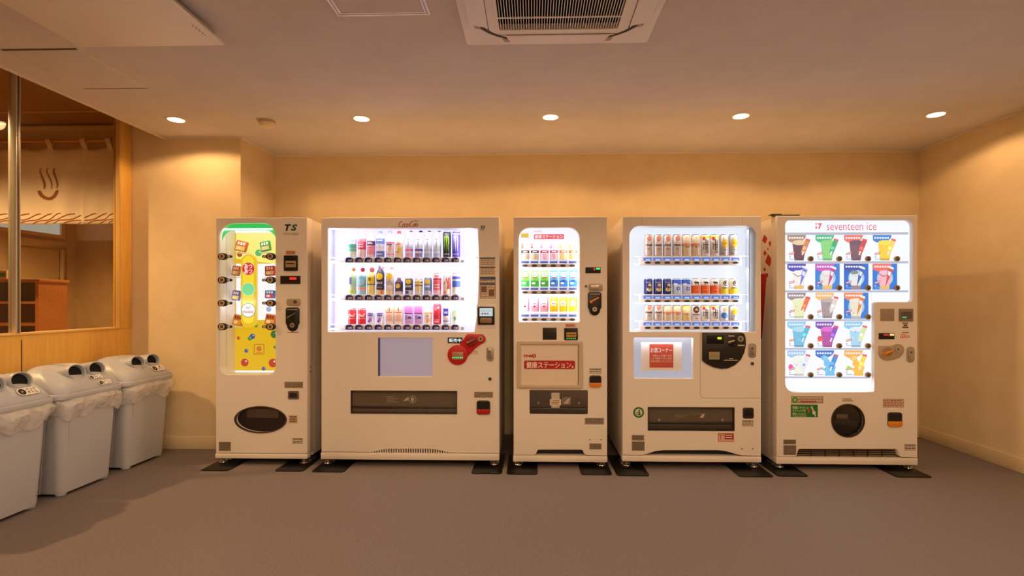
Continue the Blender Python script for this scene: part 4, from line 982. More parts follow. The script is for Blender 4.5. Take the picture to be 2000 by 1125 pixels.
    bear = dict(c=(238, 230, 220), bands=[(.04, .56, (232, 98, 28))], ell=[(.1, .74, .5, .22, (70, 56, 54)), (-.35, .76, .2, .18, (70, 56, 54))], rect=[(-.3, .58, -.15, .72, (70, 56, 54)), (.35, .58, .5, .72, (70, 56, 54)), (-.5, .26, .5, .30, (250, 150, 90))])
    kinmi = dict(c=(236, 228, 206), bands=[(.04, .32, (240, 206, 30)), (.32, .38, (248, 226, 110))], ell=[(.2, .70, .62, .62, (56, 46, 44)), (.25, .70, .45, .45, (226, 214, 196)), (.1, .72, .22, .3, (70, 58, 54))], rect=[(-.7, .36, .7, .42, (96, 80, 40))])
    yebisu = dict(c=(226, 196, 136), metal=.25, bands=[(.84, .93, (240, 206, 70))], ell=[(0, .66, .36, .6, (236, 214, 170))], txt=[('YEBISU', .42, 1.5, .09, (90, 70, 50))])
    star = dict(c=(222, 208, 206), metal=.2, ell=[(0, .72, .8, .8, (56, 44, 44))], txt=[('★', .72, 1.0, .22, (240, 170, 70)), ('SAPPORO', .40, 1.8, .10, (40, 34, 40))], bold=.02, rect=[(-.3, .14, .3, .17, (150, 130, 130))])
    blend = dict(c=(206, 206, 216), metal=.15, ell=[(.2, .74, .7, .5, (240, 170, 130)), (-.2, .35, .7, .7, (60, 110, 176)), (.4, .30, .4, .4, (110, 160, 206)), (.5, .88, .3, .3, (246, 206, 80))])
    rowsp = [([asahi] * 4 + [kirin] * 2 + [shochu] * 2 + [high] * 2, 0.160), ([navyc] * 3 + [bluec] * 2 + [bear] * 3 + [kinmi] * 2, 0.114), ([asahiS] * 2 + [kirin] * 2 + [yebisu, star] + [shochu] * 2 + [blend, highS], 0.114)]
    nm = {id(asahi): 'tall silver beer can with black lettering', id(asahiS): 'short silver beer can with black lettering', id(navyc): 'navy can with a gold figure', id(bluec): 'white can with a blue top and blue ring', id(bear): 'white and orange can with a dark bear', id(kinmi): 'yellow footed can with a dark round crest', id(yebisu): 'pale gold beer can with a yellow top', id(star): 'silver can with a star in a dark disc', id(blend): 'blue can with peach coloured fruit'}
    for ri, (sps, h) in enumerate(rowsp):
        base = base_rows[ri][0]
        for i, sp in enumerate(sps):
            x, z = M.F(cols[i], base, dp)
            lb = nm.get(id(sp))
            if not lb:
                if sp is kirin: lb = ('tall' if ri == 0 else 'short') + ' cream beer can with a copper band'
                elif sp is shochu: lb = ('tall' if ri == 0 else 'short') + ' pale can with dark upright characters'
                else: lb = ('tall' if ri == 0 else 'short') + ' grey can with a mustard disc'
            lb += ' on the %s can shelf' % ('top', 'middle', 'lowest')[ri]
            product('can', M.xm + x, YF + dp, M.F(0, base, 0.08)[1] + .0005, h, 0.0315, sp, lb, G, 'beer can')
    M.side_strip(1232, 455, 645, 0.014, 1.5, True); M.side_strip(1461, 455, 645, 0.014, 1.5, False)
    M.pane(win)
    # lit notice window
    xa, za = M.F(1238, 659); xb, zb = M.F(1354, 739.5)
    MB().box(xa - .004, xb + .004, 0.05, 0.054, zb - .004, za + .004, emat((210, 208, 222), 0.62)).build('notice_back', M.o, smooth=False)
    d = 0.03
    nt = MB().prism(M.rect(1252, 668.5, 1331.5, 724.5, 0, dep=d), d, d + .001, mat((246, 240, 236), 0.6)).build('notice_sheet', M.o, smooth=False)
    MB().prism(M.rect(1268.5, 672, 1315, 718, 0, dep=d), d - .0012, d - .0002, mat((206, 84, 62), 0.5)).build('notice_card', nt, smooth=False)
    M.text('お酒コーナー', 1291.5, 684, 42, 9.5, mat((252, 244, 240), 0.5), y=-0.0018, dep=d, parent=nt, bold=0.03)
    M.text('20歳以上の年齢である\nことが確認できない場合、\nお酒は販売いたしません。', 1292, 700, 43, 15, mat((248, 226, 216), 0.5), y=-0.0018, dep=d, parent=nt, line=1.15)
    L = bpy.data.lights.new('notice_light', 'AREA'); L.shape = 'RECTANGLE'; L.size = xb - xa; L.size_y = .015; L.energy = 0.8 * P_TUBE; L.color = COOL
    o = bpy.data.objects.new('notice_light', L); COL.objects.link(o); o.parent = M.o; o.location = ((xa + xb) / 2, 0.012, za - 0.006); o.rotation_euler = (R_(30), 0, 0)
    M.pane(adv, 0.006)
    # seam of the service panel
    sm = MB(); gm = mat((128, 96, 70), 0.7)
    P = [M.F(*p) for p in ((1367.5, 650), (1367.5, 769), (1368.5, 773.5), (1371.5, 776.5), (1376, 777.5), (1486, 777.5))]
    sm.stroke(P, 0.0022, -0.0005, gm); sm.build('service_seam', M.o, smooth=False)
    # black coin panel
    pts = [(1371, 649.5), (1371, 704), (1380, 711), (1393, 717), (1408, 720), (1421, 719), (1435, 712.5), (1446, 702), (1453, 688), (1456, 673), (1455.5, 660), (1453, 652), (1448, 649.5)]
    cu = M.pad('coin_unit', M.poly(pts), -0.012, 0, mat((30, 27, 26), 0.4), bevel=0.003)
    dspl = MB().prism(M.rect(1379, 654.5, 1413, 671.5, 1), -0.014, -0.011, mat((16, 14, 14), 0.2)).build('coin_display', cu, bevel=0.001)
    MB().flat(M.rect(1400, 658, 1408, 662.5, .5), -0.0145, emat((196, 226, 30), 1.1)).build('green_digits', cu, smooth=False)
    MB().prism(M.rect(1381, 679, 1408.5, 705, 1.5), -0.014, -0.011, mat((20, 18, 17), 0.3)).build('bill_frame', cu, bevel=0.001)
    MB().prism(M.rect(1383, 687, 1404, 702, 1), -0.020, -0.013, mat((170, 146, 116), 0.35, 0.3)).build('bill_mouth', cu, bevel=0.0015)
    MB().flat(M.rect(1384, 697.5, 1403, 700, .5), -0.0205, emat((96, 120, 40), 0.8)).build('bill_lamp', cu, smooth=False)
    MB().prism(M.ell(1429, 667.5, 9.5, n=26), -0.014, -0.011, mat((16, 14, 14), 0.3)).build('lever_dial', cu, bevel=0.001)
    xx, zz = M.F(1420, 669); x2, z2 = M.F(1433, 665)
    MB().cyl((xx, -.019, zz), (x2, -.019, z2), 0.010, mat((170, 140, 110), 0.3, 0.6), 12, 0.0055).build('return_lever', cu)
    xx, zz = M.F(1445, 661.5)
    MB().cyl((xx, -.016, zz), (xx, -.011, zz), 0.021, STEEL, 22).cyl((xx, -.0168, zz), (xx, -.0155, zz), 0.012, STEELD, 16).cyl((xx, -.0172, zz), (xx, -.0165, zz), 0.005, DARK, 8).build('coin_slot', cu)
    mk = MB(); lk = mat((206, 196, 184), 0.5)
    for (a, b, c, dd) in ((1421, 655, 1433, 657), (1440, 673, 1453, 675.5), (1423, 699.5, 1431, 701), (1413, 702.5, 1440, 704)): mk.flat(M.rect(a, b, c, dd), -0.0125, lk)
    mk.build('panel_marking', cu, smooth=False)
    M.handle(1461, 670, 1476.5, 699)
    x, z = M.F(1469, 710); MB().cyl((x, -0.006, z), (x, 0, z), 0.0125, STEELD, 16).cyl((x, -0.0065, z), (x, -0.005, z), 0.006, DARK, 10).build('lock', M.o)
    # outlet
    x0, z1 = M.F(1265.5, 795); x1, z0 = M.F(1434.5, 842)
    MB().box(x0 - .01, x1 + .01, 0.17, 0.175, z0, z1, DARK).box(x0 - .01, x1 + .01, 0.0955, 0.17, z0 - .004, z0, DARK).box(x0 - .01, x1 + .01, 0.0955, 0.17, z1, z1 + .004, DARK).build('outlet_chute', M.o, smooth=False)
    MB().ring(rr(x0, x1, z0, z1), rr(x0 + .005, x1 - .005, z0 + .005, z1 - .005), -0.003, 0.02, mat((60, 52, 46), 0.35)).build('outlet_rim', M.o, bevel=0.001)
    fl = MB().prism(rr(x0 + .006, x1 - .006, z0 + .062, z1 - .006), 0.018, 0.022, mat((100, 88, 76), 0.16)).build('outlet_flap', M.o, smooth=False)
    MB().prism(rr(x0 + .006, x1 - .006, z0 + .046, z0 + .062), 0.008, 0.02, mat((46, 40, 36), 0.3)).build('flap_lip', M.o, bevel=0.003)
    MB().prism(rr(x0 + .006, x1 - .006, z0 + .006, z0 + .044), 0.014, 0.03, mat((64, 56, 50), 0.25)).build('flap_apron', M.o, bevel=0.002)
    mk = MB(); ink = mat((150, 136, 122), 0.5)
    for (a, b, c, dd) in ((1319, 811, 1345, 812), (1319, 814.5, 1336, 815.5), (1350, 808.5, 1380, 809.3)): mk.flat(M.rect(a, b, c, dd), 0.0175, ink)
    mk.flat(M.poly([(1368, 817), (1375, 817), (1378, 809), (1372, 811)][::-1]), 0.0175, mat((196, 180, 164), 0.5)); mk.build('flap_marking', fl, smooth=False)
    for px in (1288, 1412):
        x, z = M.F(px, 821); MB().cyl((x, 0.012, z), (x, 0.019, z), 0.011, STEEL, 14).build('flap_screw', fl)
    # stickers
    gr = MB(); GR = mat((20, 112, 50), 0.5)
    gr.prism(M.ell(1247.3, 805.5, 10.6, n=30), -0.0006, 0, mat((228, 210, 190), 0.5)); gr.ring(M.ell(1247.3, 805.5, 10.6, n=30), M.ell(1247.3, 805.5, 7.4, n=30), -0.0012, -0.0006, GR)
    gr.flat(M.ell(1248.6, 801.5, 1.5, n=10), -0.001, GR).stroke([M.F(1248.8, 803.5), M.F(1249, 807), M.F(1250.5, 811)], .009, -0.001, GR).stroke([M.F(1248, 804), M.F(1244.5, 805.5)], .005, -0.001, GR).stroke([M.F(1242.5, 806), M.F(1243.3, 810.5), M.F(1246, 810.5), M.F(1246.5, 806)], .004, -0.001, GR).stroke([M.F(1249, 807), M.F(1247.5, 811)], .006, -0.001, GR)
    gr.build('recycling_sticker', M.o, smooth=False)
    M.sticker(1234, 849.5, 1258, 860.5, mat((142, 124, 104), 0.4), 2); M.sticker(1234, 862, 1259, 880.5, mat((136, 118, 98), 0.4), 4)
    rs = M.sticker(1402, 845.5, 1433.5, 863, mat((222, 180, 156), 0.5), 0, frame=mat((176, 30, 36), 0.5))
    MB().flat(M.rect(1415.5, 847.5, 1432, 858), -0.0014, mat((176, 24, 34), 0.5)).flat(M.rect(1417, 849.5, 1430, 851), -0.0018, WHITE).flat(M.rect(1417, 853.5, 1430, 855.5), -0.0018, WHITE).flat(M.rect(1407, 850, 1408, 859), -0.0014, mat((176, 60, 60), 0.5)).flat(M.rect(1403.5, 849, 1414, 850), -0.0014, mat((176, 60, 60), 0.5)).build('sticker_print', rs, smooth=False)
    cr = M.pad('coin_return', M.rect(1450.5, 796, 1471.5, 817, 3), -0.008, 0, mat((52, 44, 40), 0.35), bevel=0.002)
    MB().prism(M.rect(1453, 798.5, 1469, 812, 3), -0.0095, -0.0075, BLACK).build('coin_cup', cr, bevel=0.001)
    M.sticker(1449, 820, 1471.5, 833, mat((228, 210, 190), 0.5), 3, frame=mat((140, 114, 92), 0.5))
    for px in (1449, 1470):
        x, z = M.F(px, 876.5); MB().cyl((x, -0.002, z), (x, 0, z), 0.005, STEELD, 8).build('door_screw', M.o)
    for px in (1254, 1450):
        xx, _ = M.F(px, 430)
        MB().box(xx - .0012, xx + .0012, -0.0006, 0.002, M.F(0, 440)[1], M.F(0, 424)[1], mat((206, 180, 156), 0.4)).build('door_seam', M.o, smooth=False)
    return M
M4 = can_machine()

# ------------------------------------------------------------------ 5. ice cream machine
def ice_machine():
    M = Machine('ice_cream_vending_machine', 'white ice cream vending machine with a large lit panel of dessert pictures', 1517, 1792, 421, 907, 893)
    def arc(cx, cy, r, a0, a1, n=6): return [(cx + r * math.cos(R_(a0 + (a1 - a0) * i / n)), cy + r * math.sin(R_(a0 + (a1 - a0) * i / n))) for i in range(n + 1)]
    # clockwise in pixels, starting at the top left
    wp = arc(1544, 439.5, 10, 180, 270) + arc(1770, 442.5, 13, 270, 360) + arc(1775, 582, 8, 0, 90) + arc(1713, 595, 5, 270, 180) + arc(1703, 761, 4.5, 0, 90) + arc(1552, 748, 18, 90, 180)
    win = M.poly(wp[::-1])
    outlet = M.ell(1656, 821.5, 32, n=36)
    cut = [M.F(*p) for p in ((1552, 893), (1556, 890.5), (1559.5, 879), (1562, 877.3), (1750, 877.3), (1753, 879), (1757, 890.5), (1761, 893))]
    cut = [(x, max(z, M.zd)) for x, z in cut]
    M.shell([win, outlet], bottom_cut=cut)
    d = 0.03
    pts = [M.F(px, py) for px, py in ((1530, 426), (1788, 426), (1788, 594), (1711, 594), (1711, 770), (1530, 770))]
    lp = MB().prism([(x, z) for x, z in pts][::-1], d + 0.004, d + 0.008, emat((242, 246, 255), 1.05)).build('lit_panel', M.o, smooth=False)
    E = lambda c, s=0.9: emat(c, s)
    pk = E((240, 96, 116), 0.95)
    M.text('seventeen ice', 1668, 441, 98, 15.5, pk, y=d - 0.0, parent=lp, bold=-0.005)
    M.text('17', 1603.5, 440.5, 13, 11.5, pk, y=d, parent=lp, bold=0.05)
    MB().flat(M.rect(1596, 437.5, 1603.4, 440.3), d - .0006, E((242, 246, 255), 1.05)).build('logo_cut', lp, smooth=False)
    cl = [1541.5, 1597, 1653.5, 1710]; rt = [458, 514.5, 571.5, 628.5, 685]
    for k, py in enumerate((455.3, 512, 568.7, 625.3, 682, 738)):
        xe = 1778 if k < 3 else 1704
        MB().prism(M.rect(1536, py - 1.8, xe, py + 2.0, .6), d - .010, d + .004, emat((206, 208, 224), 0.8)).build('card_rail', M.o, bevel=0.001)
    Wt = (250, 252, 255); blue = (60, 140, 226)
    cards = [[((166, 124, 96), (236, 206, 160), (92, 50, 70), (214, 130, 80), None), ((52, 186, 120), (130, 216, 120), (130, 216, 120), (40, 170, 110), None), ((240, 100, 92), (96, 70, 92), (110, 74, 90), (206, 60, 60), None), ((30, 120, 214), (252, 226, 70), (252, 206, 50), (250, 214, 90), None)],
             [((52, 56, 176), (250, 244, 240), (248, 240, 238), (110, 110, 214), None), ((206, 70, 190), (240, 236, 226), (238, 228, 216), (190, 50, 140), blue), ((34, 60, 160), (110, 130, 130), (232, 236, 236), (30, 84, 176), (40, 120, 216)), ((244, 92, 84), (246, 190, 206), (244, 176, 196), (214, 64, 50), (40, 130, 224))],
             [((150, 126, 132), (236, 240, 190), (236, 240, 180), (240, 100, 60), None), ((250, 184, 96), (190, 170, 170), (160, 140, 146), (226, 210, 202), None), ((246, 124, 66), (240, 232, 214), (238, 226, 204), (236, 110, 40), (50, 134, 224))],
             [((126, 200, 240), (170, 220, 240), (96, 186, 224), (60, 176, 214), None), ((110, 56, 170), (226, 90, 206), (176, 60, 156), (130, 60, 190), None), ((120, 196, 236), (226, 240, 246), (160, 214, 240), (206, 236, 160), None)],
             [((150, 196, 236), (246, 246, 236), (240, 244, 230), (226, 232, 246), None), ((16, 100, 206), (130, 206, 246), (96, 190, 240), (40, 130, 220), None), ((250, 166, 70), (252, 206, 120), (250, 186, 60), (250, 214, 60), None)]]
    for ri, row in enumerate(cards):
        for ci, (hdr, top, cup, cone, bg) in enumerate(row):
            x0, y0 = cl[ci], rt[ri]
            def q(*p): return M.poly([(x0 + a, y0 + b) for a, b in p][::-1])
            card = MB().prism(M.rect(x0, y0, x0 + 48, y0 + 51), d + .001, d + .0035, E(bg or (250, 251, 255), 0.92 if bg else 1.0)).build('picture_card', M.o, smooth=False)
            mb = MB(); L = [d + .0006]
            def put(poly, c, s=1.0): L[0] -= .00025; mb.flat(poly, L[0], E(tuple(int(v + (255 - v) * .14) for v in c), s))
            if bg: put(M.ell(x0 + 24, y0 + 28, 16, 16, n=20), (150, 206, 250), .95)
            put(q((0, 0), (37, 0), (36, 5), (32, 10), (24, 14), (14, 16), (6, 14), (0, 10)), hdr)
            for k in range(6): put(M.rect(x0 + 3 + k * 5, y0 + 4, x0 + 6.6 + k * 5, y0 + 7.4), Wt, .95)
            cone_pack = ri == 1 or (ri, ci) == (2, 2)
            # cup or sundae
            if ri == 4 and ci > 0:
                put(q((18, 50), (38, 50), (37, 42), (40, 34), (36, 26), (28, 22), (24, 14), (18, 9), (11, 12), (11, 17), (17, 21), (16, 28), (21, 33), (12, 37), (20, 42)), cup)
                put(M.ell(x0 + 20, y0 + 15, 5, 4, n=14), top)
            elif ri == 1:
                put(q((13, 50), (32, 50), (33, 42), (14, 42)), (244, 186, 90) if ci != 2 else (150, 120, 120))
                put(q((14, 43), (32, 43), (36, 30), (34, 20), (26, 13), (18, 14), (11, 20), (10, 32)), cup)
                put(M.ell(x0 + 20, y0 + 17, 8, 4, n=16), top)
                mb.stroke(M.poly([(x0 + 11, y0 + 19), (x0 + 20, y0 + 25), (x0 + 30, y0 + 22)]), .006, L[0] - .0002, E((190, 120, 110) if ci in (0, 3) else (226, 226, 226), .85))
            else:
                put(q((14, 50), (32, 50), (38, 15), (10, 15)), cup)
                put(M.ell(x0 + 24, y0 + 15, 14, 5 if ri != 2 else 4, n=20), top)
                put(q((13.4, 46), (32.6, 46), (31.8, 50), (14.2, 50)), tuple(int(v * .8) for v in cup))
                rnd = random.Random(ri * 10 + ci)
                for k in range(7): put(M.ell(x0 + rnd.uniform(16, 32), y0 + rnd.uniform(20, 44), rnd.uniform(1, 2.4), n=8), tuple(min(255, int(v * rnd.uniform(.82, 1.15))) for v in cup))
            # wrapped ice leaning on it
            if cone_pack:
                put(q((24, 46), (40, 12), (30, 8)), cone); put(q((30, 8), (40, 12), (41, 8), (32, 4)), (246, 240, 236))
                put(q((30, 14), (36, 17), (33, 25), (29, 22)), Wt, .9)
            else:
                put(q((26, 34), (34, 38), (44, 13), (35, 10)), cone); put(q((35, 10), (44, 13), (45, 9), (36, 7)), (226, 70, 80))
                put(q((31, 22), (37, 24), (35, 30), (29, 28)), tuple(min(255, int(v * 1.2 + 30)) for v in cone)); put(q((30, 31), (33, 32.5), (30, 40), (27.5, 39)), (244, 236, 220))
            put(q((3, 36), (14, 33), (14, 37), (3, 40)), (226, 90, 80), .85); put(q((4, 37.2), (13, 34.6), (13, 35.8), (4, 38.4)), Wt, .95)
            put(M.rect(x0 + 3, y0 + 42, x0 + 6, y0 + 45), (170, 180, 200)); put(M.rect(x0 + 3, y0 + 47, x0 + 16, y0 + 48.2), (110, 170, 220))
            if (ri, ci) == (4, 0): put(M.ell(x0 + 6, y0 + 32, 5, n=10), (236, 80, 160)); put(M.ell(x0 + 32, y0 + 28, 3, n=8), (120, 170, 230))
            if (ri, ci) == (4, 2): put(M.ell(x0 + 8, y0 + 34, 4, n=12), (150, 226, 90))
            if (ri, ci) == (3, 1): put(M.ell(x0 + 8, y0 + 33, 5, n=12), (236, 70, 70))
            mb.build('card_print', card, smooth=False)
            bx, by = (1586.5, 1642.7, 1699.3, 1756.3)[ci], 505 + 57 * ri
            b = MB().prism(M.ell(bx, by, 5.4, n=20), d - .014, d + .004, mat((190, 168, 140), 0.35, 0.1)).build('select_button', M.o, bevel=.002)
            MB().prism(M.ell(bx, by, 3.8, n=16), d - .0155, d - .0135, mat((128, 108, 86), 0.35)).flat(M.ell(bx + .4, by + 1.4, 1.4, n=8), d - .016, DARK).build('button_cap', b, smooth=False)
    M.glow_strip(1560, 747, 1694, 755, d, 4.0)  # added cool fill light for ceiling and floor, not a strip of the machine
    M.pane(win)
    # controls
    M.pad('cover_plate', M.rect(1719, 603, 1746.5, 627, .6), -0.003, 0, mat((164, 146, 128), 0.35, 0.2))
    bs = M.pad('bill_slot', M.rect(1755, 603, 1782.5, 627.5, 1), -0.008, 0, mat((140, 124, 106), 0.35, 0.3), bevel=.002)
    MB().prism(M.rect(1759, 609, 1779, 622.5, 1), -0.010, -0.0075, mat((96, 84, 76), 0.3)).flat(M.rect(1760, 618.5, 1769, 621, .8), -0.0105, emat((60, 200, 120), 0.9)).build('bill_mouth', bs, smooth=False)
    tx = MB(); ink = mat((110, 80, 58), 0.5)
    for (a, b, c, dd) in ((1762, 630, 1774, 632.3), (1764.5, 633.5, 1772, 637), (1762, 638, 1774, 640.6)): tx.flat(M.rect(a, b, c, dd), -0.0006, ink)
    tx.build('slot_marking', M.o, smooth=False)
    dsp = M.pad('coin_display', M.rect(1716, 650.5, 1746.5, 662.5, .6), -0.004, 0, BLACK)
    MB().flat(M.rect(1725, 652.5, 1735, 655.5, .8), -0.0045, emat((206, 20, 40), 1.0)).build('red_digits', dsp, smooth=False)
    MB().flat(M.rect(1737, 651.8, 1745.5, 655.5, .8), -0.0045, emat((255, 210, 110), 1.3)).build('amber_light', dsp, smooth=False)
    M.text('Glico', 1767.5, 656.5, 18, 8, mat((206, 30, 30), 0.4), shear=0.3, bold=0.01)
    MB().flat(M.rect(1762, 648.2, 1775, 650.6), -0.0006, mat((160, 132, 106), 0.5)).build('slot_marking', M.o, smooth=False)
    pts = [(1715, 675.5), (1715, 690), (1718, 697), (1724, 702), (1732, 703.5), (1744, 702), (1757, 697), (1763, 690), (1765, 682), (1763, 676), (1758, 672.5), (1751, 671.5), (1745, 673.5), (1741, 675.5)]
    cu = M.pad('coin_unit', M.poly(pts), -0.010, 0, mat((188, 166, 140), 0.35, 0.3), bevel=.003)
    MB().prism(M.ell(1732, 687, 10, 8.5, n=24), -0.0115, -0.0095, mat((150, 130, 106), 0.4)).build('lever_dial', cu, bevel=.001)
    xx, zz = M.F(1726, 690.5); x2, z2 = M.F(1740, 685)
    OR = mat((226, 140, 20), 0.35)
    MB().cyl((xx, -.018, zz), (x2, -.018, z2), 0.0105, OR, 12, 0.007).cyl((xx, -.02, zz), (xx, -.011, zz), 0.015, OR, 16).build('return_lever', cu)
    xx, zz = M.F(1751, 682); MB().cyl((xx, -.018, zz), (xx, -.009, zz), 0.02, STEEL, 20).cyl((xx, -.0185, zz), (xx, -.0175, zz), 0.006, DARK, 8).build('coin_slot', cu)
    M.handle(1770, 677, 1785.5, 707.5)
    # stickers
    g = M.sticker(1545, 773.5, 1608, 788, mat((176, 150, 124), 0.4), 2, mat((206, 190, 170), 0.5))
    MB().flat(M.ell(1552.5, 781, 5.5, n=18), -0.0014, mat((60, 150, 56), 0.5)).flat(M.ell(1552.5, 781, 3, n=10), -0.0018, mat((170, 206, 120), 0.5)).flat(M.rect(1563, 783, 1594, 786), -0.0014, mat((170, 70, 60), 0.5)).build('sticker_print', g, smooth=False)
    gc = M.sticker(1544.5, 790, 1597, 815, mat((24, 118, 50), 0.45), 0)
    yt = mat((240, 236, 170), 0.5)
    M.text('環境にやさしい', 1563.5, 796, 32, 5.2, yt, y=-0.0014, parent=gc, bold=0.02); M.text('スティックを', 1560.5, 802, 26, 5, yt, y=-0.0014, parent=gc, bold=0.02); M.text('使用しています。', 1561, 808, 27, 4.6, yt, y=-0.0014, parent=gc, bold=0.02)
    MB().flat(M.rect(1548, 812, 1575, 813), -0.0014, yt).flat(M.poly([(1577, 799), (1582, 799), (1580.5, 806), (1578.5, 806)][::-1]), -0.0014, mat((206, 60, 40), 0.5)).flat(M.poly([(1583, 794), (1586, 793), (1594, 813), (1592, 814)][::-1]), -0.0014, mat((230, 214, 190), 0.5)).flat(M.ell(1589.5, 806, 3.6, n=10), -0.0018, mat((232, 220, 206), 0.5)).build('sticker_print', gc, smooth=False)
    tx = MB()
    for k, (a, c) in enumerate(((1645, 1663), (1645, 1666))): tx.flat(M.rect(a, 778.5 + k * 3.6, c, 780.3 + k * 3.6), -0.0006, mat((150, 120, 96), 0.5))
    tx.build('outlet_marking', M.o, smooth=False)
    M.sticker(1724, 779, 1765.5, 796, mat((228, 206, 184), 0.5), 4, mat((150, 60, 50), 0.5), frame=mat((150, 110, 90), 0.5))
    M.coin_return(1733, 805, 1761, 833, mat((230, 138, 20), 0.35))
    M.sticker(1766, 867, 1788.5, 880, mat((230, 210, 188), 0.5), 2, frame=mat((140, 114, 92), 0.5))
    M.sticker(1530, 858.5, 1554.5, 868, mat((136, 118, 100), 0.4), 2); M.sticker(1530, 869.5, 1555, 889, mat((140, 122, 104), 0.4), 4)
    # round outlet
    MB().ring(M.ell(1656, 821.5, 33, n=36), M.ell(1656, 821.5, 31, n=36), -0.004, 0.012, mat((64, 52, 44), 0.35)).build('outlet_rim', M.o)
    xo0, zo1 = M.F(1622, 787); xo1, zo0 = M.F(1690, 856)
    MB().box(xo0, xo1, 0.17, 0.175, zo0, zo1, BLACK).box(xo0, xo1, 0.0955, 0.17, zo0, zo0 + .004, BLACK).box(xo0, xo1, 0.0955, 0.17, zo1 - .004, zo1, BLACK).build('outlet_chute', M.o, smooth=False)
    fl = MB().prism(M.ell(1656, 821.5, 31.4, n=36), 0.02, 0.026, mat((46, 36, 32), 0.12)).build('outlet_flap', M.o)
    MB().prism(M.poly([(1625.5, 828), (1640, 818), (1656, 819), (1686.5, 827), (1684, 836), (1676, 846), (1664, 851.5), (1650, 852), (1637, 847), (1628.5, 837)]), 0.016, 0.0199, mat((30, 24, 22), 0.25)).build('flap_lip', M.o, bevel=.001)
    mk = MB().flat(M.rect(1637, 810, 1659, 818.5), 0.0195, mat((96, 78, 70), 0.5)); mk.build('flap_marking', fl, smooth=False)
    # vent at the foot
    x0, _ = M.F(1560, 880); x1, _ = M.F(1756, 880); z0 = M.zd - .001; _, z1 = M.F(0, 877.5)
    MB().box(x0, x1, 0.06, 0.07, z0, z1, BLACK).build('vent_back', M.o, smooth=False)
    for k in range(4):
        zz = z0 + (z1 - z0) * (k + .5) / 4
        MB().box(x0, x1, 0.03, 0.05, zz - .003, zz + .003, mat((128, 104, 84), 0.4)).build('vent_slat', M.o, smooth=False)
    for k in range(6):
        xx = x0 + (x1 - x0) * (k + 1) / 7
        MB().box(xx - .003, xx + .003, 0.024, 0.03, z0, z1, DARK).build('vent_bar', M.o, smooth=False)
    # bracket on the top and red print on the side
    xa, za = M.F(1517, 421); xb, _ = M.F(1565, 421)
    MB().box(xa - .01, xb, 0.02, 0.06, M.zt, M.zt + .012, mat((60, 50, 42), 0.4, 0.4)).box(xa - .02, xa + .05, 0.03, 0.09, M.zt + .012, M.zt + .02, DARK).build('door_bracket', M.o, bevel=.002)
    XSd = M.xm + M.x0 + 0.004
    def sd(px, py):
        y, z = onX(px, py, XSd); return (y - YF, z)
    rp = MB(); RD = mat((196, 24, 20), 0.45)
    def side(pts):
        rp.add([(M.x0 + 0.0032, y, z) for y, z in [sd(*p) for p in pts]], [list(range(len(pts)))], RD)
    side([(1493, 458), (1499, 466), (1495, 476), (1488.5, 470)]); side([(1504, 470.5), (1507.5, 473), (1508, 478), (1505, 481.5), (1501.5, 478), (1501.5, 473)])
    side([(1494, 488), (1497.5, 494), (1494.5, 500), (1491, 495)]); side([(1500, 496), (1508, 506), (1503.5, 521), (1494.5, 512)]); side([(1493.5, 521.5), (1496, 526), (1494, 530), (1491, 526)]); side([(1500, 483.5), (1501.5, 486), (1500, 489.5), (1498.7, 486)])
    side([(1468, 538), (1500, 533.5), (1500.5, 540), (1497, 543), (1488.5, 662), (1474, 662)])
    rp.build('side_print', M.o, smooth=False)
    return M
M5 = ice_machine()

# ------------------------------------------------------------------ steel plates under the machine feet
def plates():
    data = [(M1, 390, 447, 920, 'under the left front foot of the noodle machine'), (M1, 535, 592, 921, 'under the right front foot of the noodle machine'),
            (M2, 607, 672, 922.5, 'under the left front foot of the wide drink machine'), (M2, 920, 980, 926, 'under the right front foot of the wide drink machine'),
            (M3, 989, 1050, 927, 'under the left front foot of the milk machine'), (M3, 1135, 1196, 928, 'under the right front foot of the milk machine'),
            (M4, 1205, 1269, 930, 'under the left front foot of the can machine'), (M4, 1444, 1512, 932, 'under the right front foot of the can machine'),
            (M5, 1519, 1580, 931, 'under the left front foot of the ice cream machine'), (M5, 1752, 1822, 933, 'under the right front foot of the ice cream machine')]
    for (M, a, b, py, where) in data:
        x0, y0 = onZ(a, py, 0.0); x1, y1 = onZ(b, py, 0.0)
        r = 0.025
        poly = rr(x0, x1, y0, YF + 0.30, (0, 0, r, r), 4)
        n = len(poly); mb = MB()
        mb.add([(x - x0, y - y0, 0.0) for x, y in poly] + [(x - x0, y - y0, 0.006) for x, y in poly], [list(range(n - 1, -1, -1)), list(range(n, 2 * n))] + [[i, (i + 1) % n, n + (i + 1) % n, n + i] for i in range(n)], BLACKM)
        o = tag(mb.build('base_plate', None, (x0, y0, 0.0), bevel=0.0012), 'flat black steel plate ' + where, 'base plate', 'black plates under the machine feet')
plates()

# ------------------------------------------------------------------ recycling bins
BAG = bpy.data.materials.new('bag_film'); BAG.use_nodes = True
_nt = BAG.node_tree; _b = _nt.nodes['Principled BSDF']
_b.inputs['Base Color'].default_value = lin((244, 242, 242)); _b.inputs['Roughness'].default_value = 0.25
_b.inputs['Alpha'].default_value = 0.5; _b.inputs['Specular IOR Level'].default_value = 0.8
_n = _nt.nodes.new('ShaderNodeTexNoise'); _n.inputs['Scale'].default_value = 22; _n.inputs['Detail'].default_value = 4
_bp = _nt.nodes.new('ShaderNodeBump'); _bp.inputs['Strength'].default_value = 0.9; _bp.inputs['Distance'].default_value = 0.02
_tc = _nt.nodes.new('ShaderNodeTexCoord')
_nt.links.new(_tc.outputs['Object'], _n.inputs['Vector']); _nt.links.new(_n.outputs['Fac'], _bp.inputs['Height']); _nt.links.new(_bp.outputs[0], _b.inputs['Normal'])

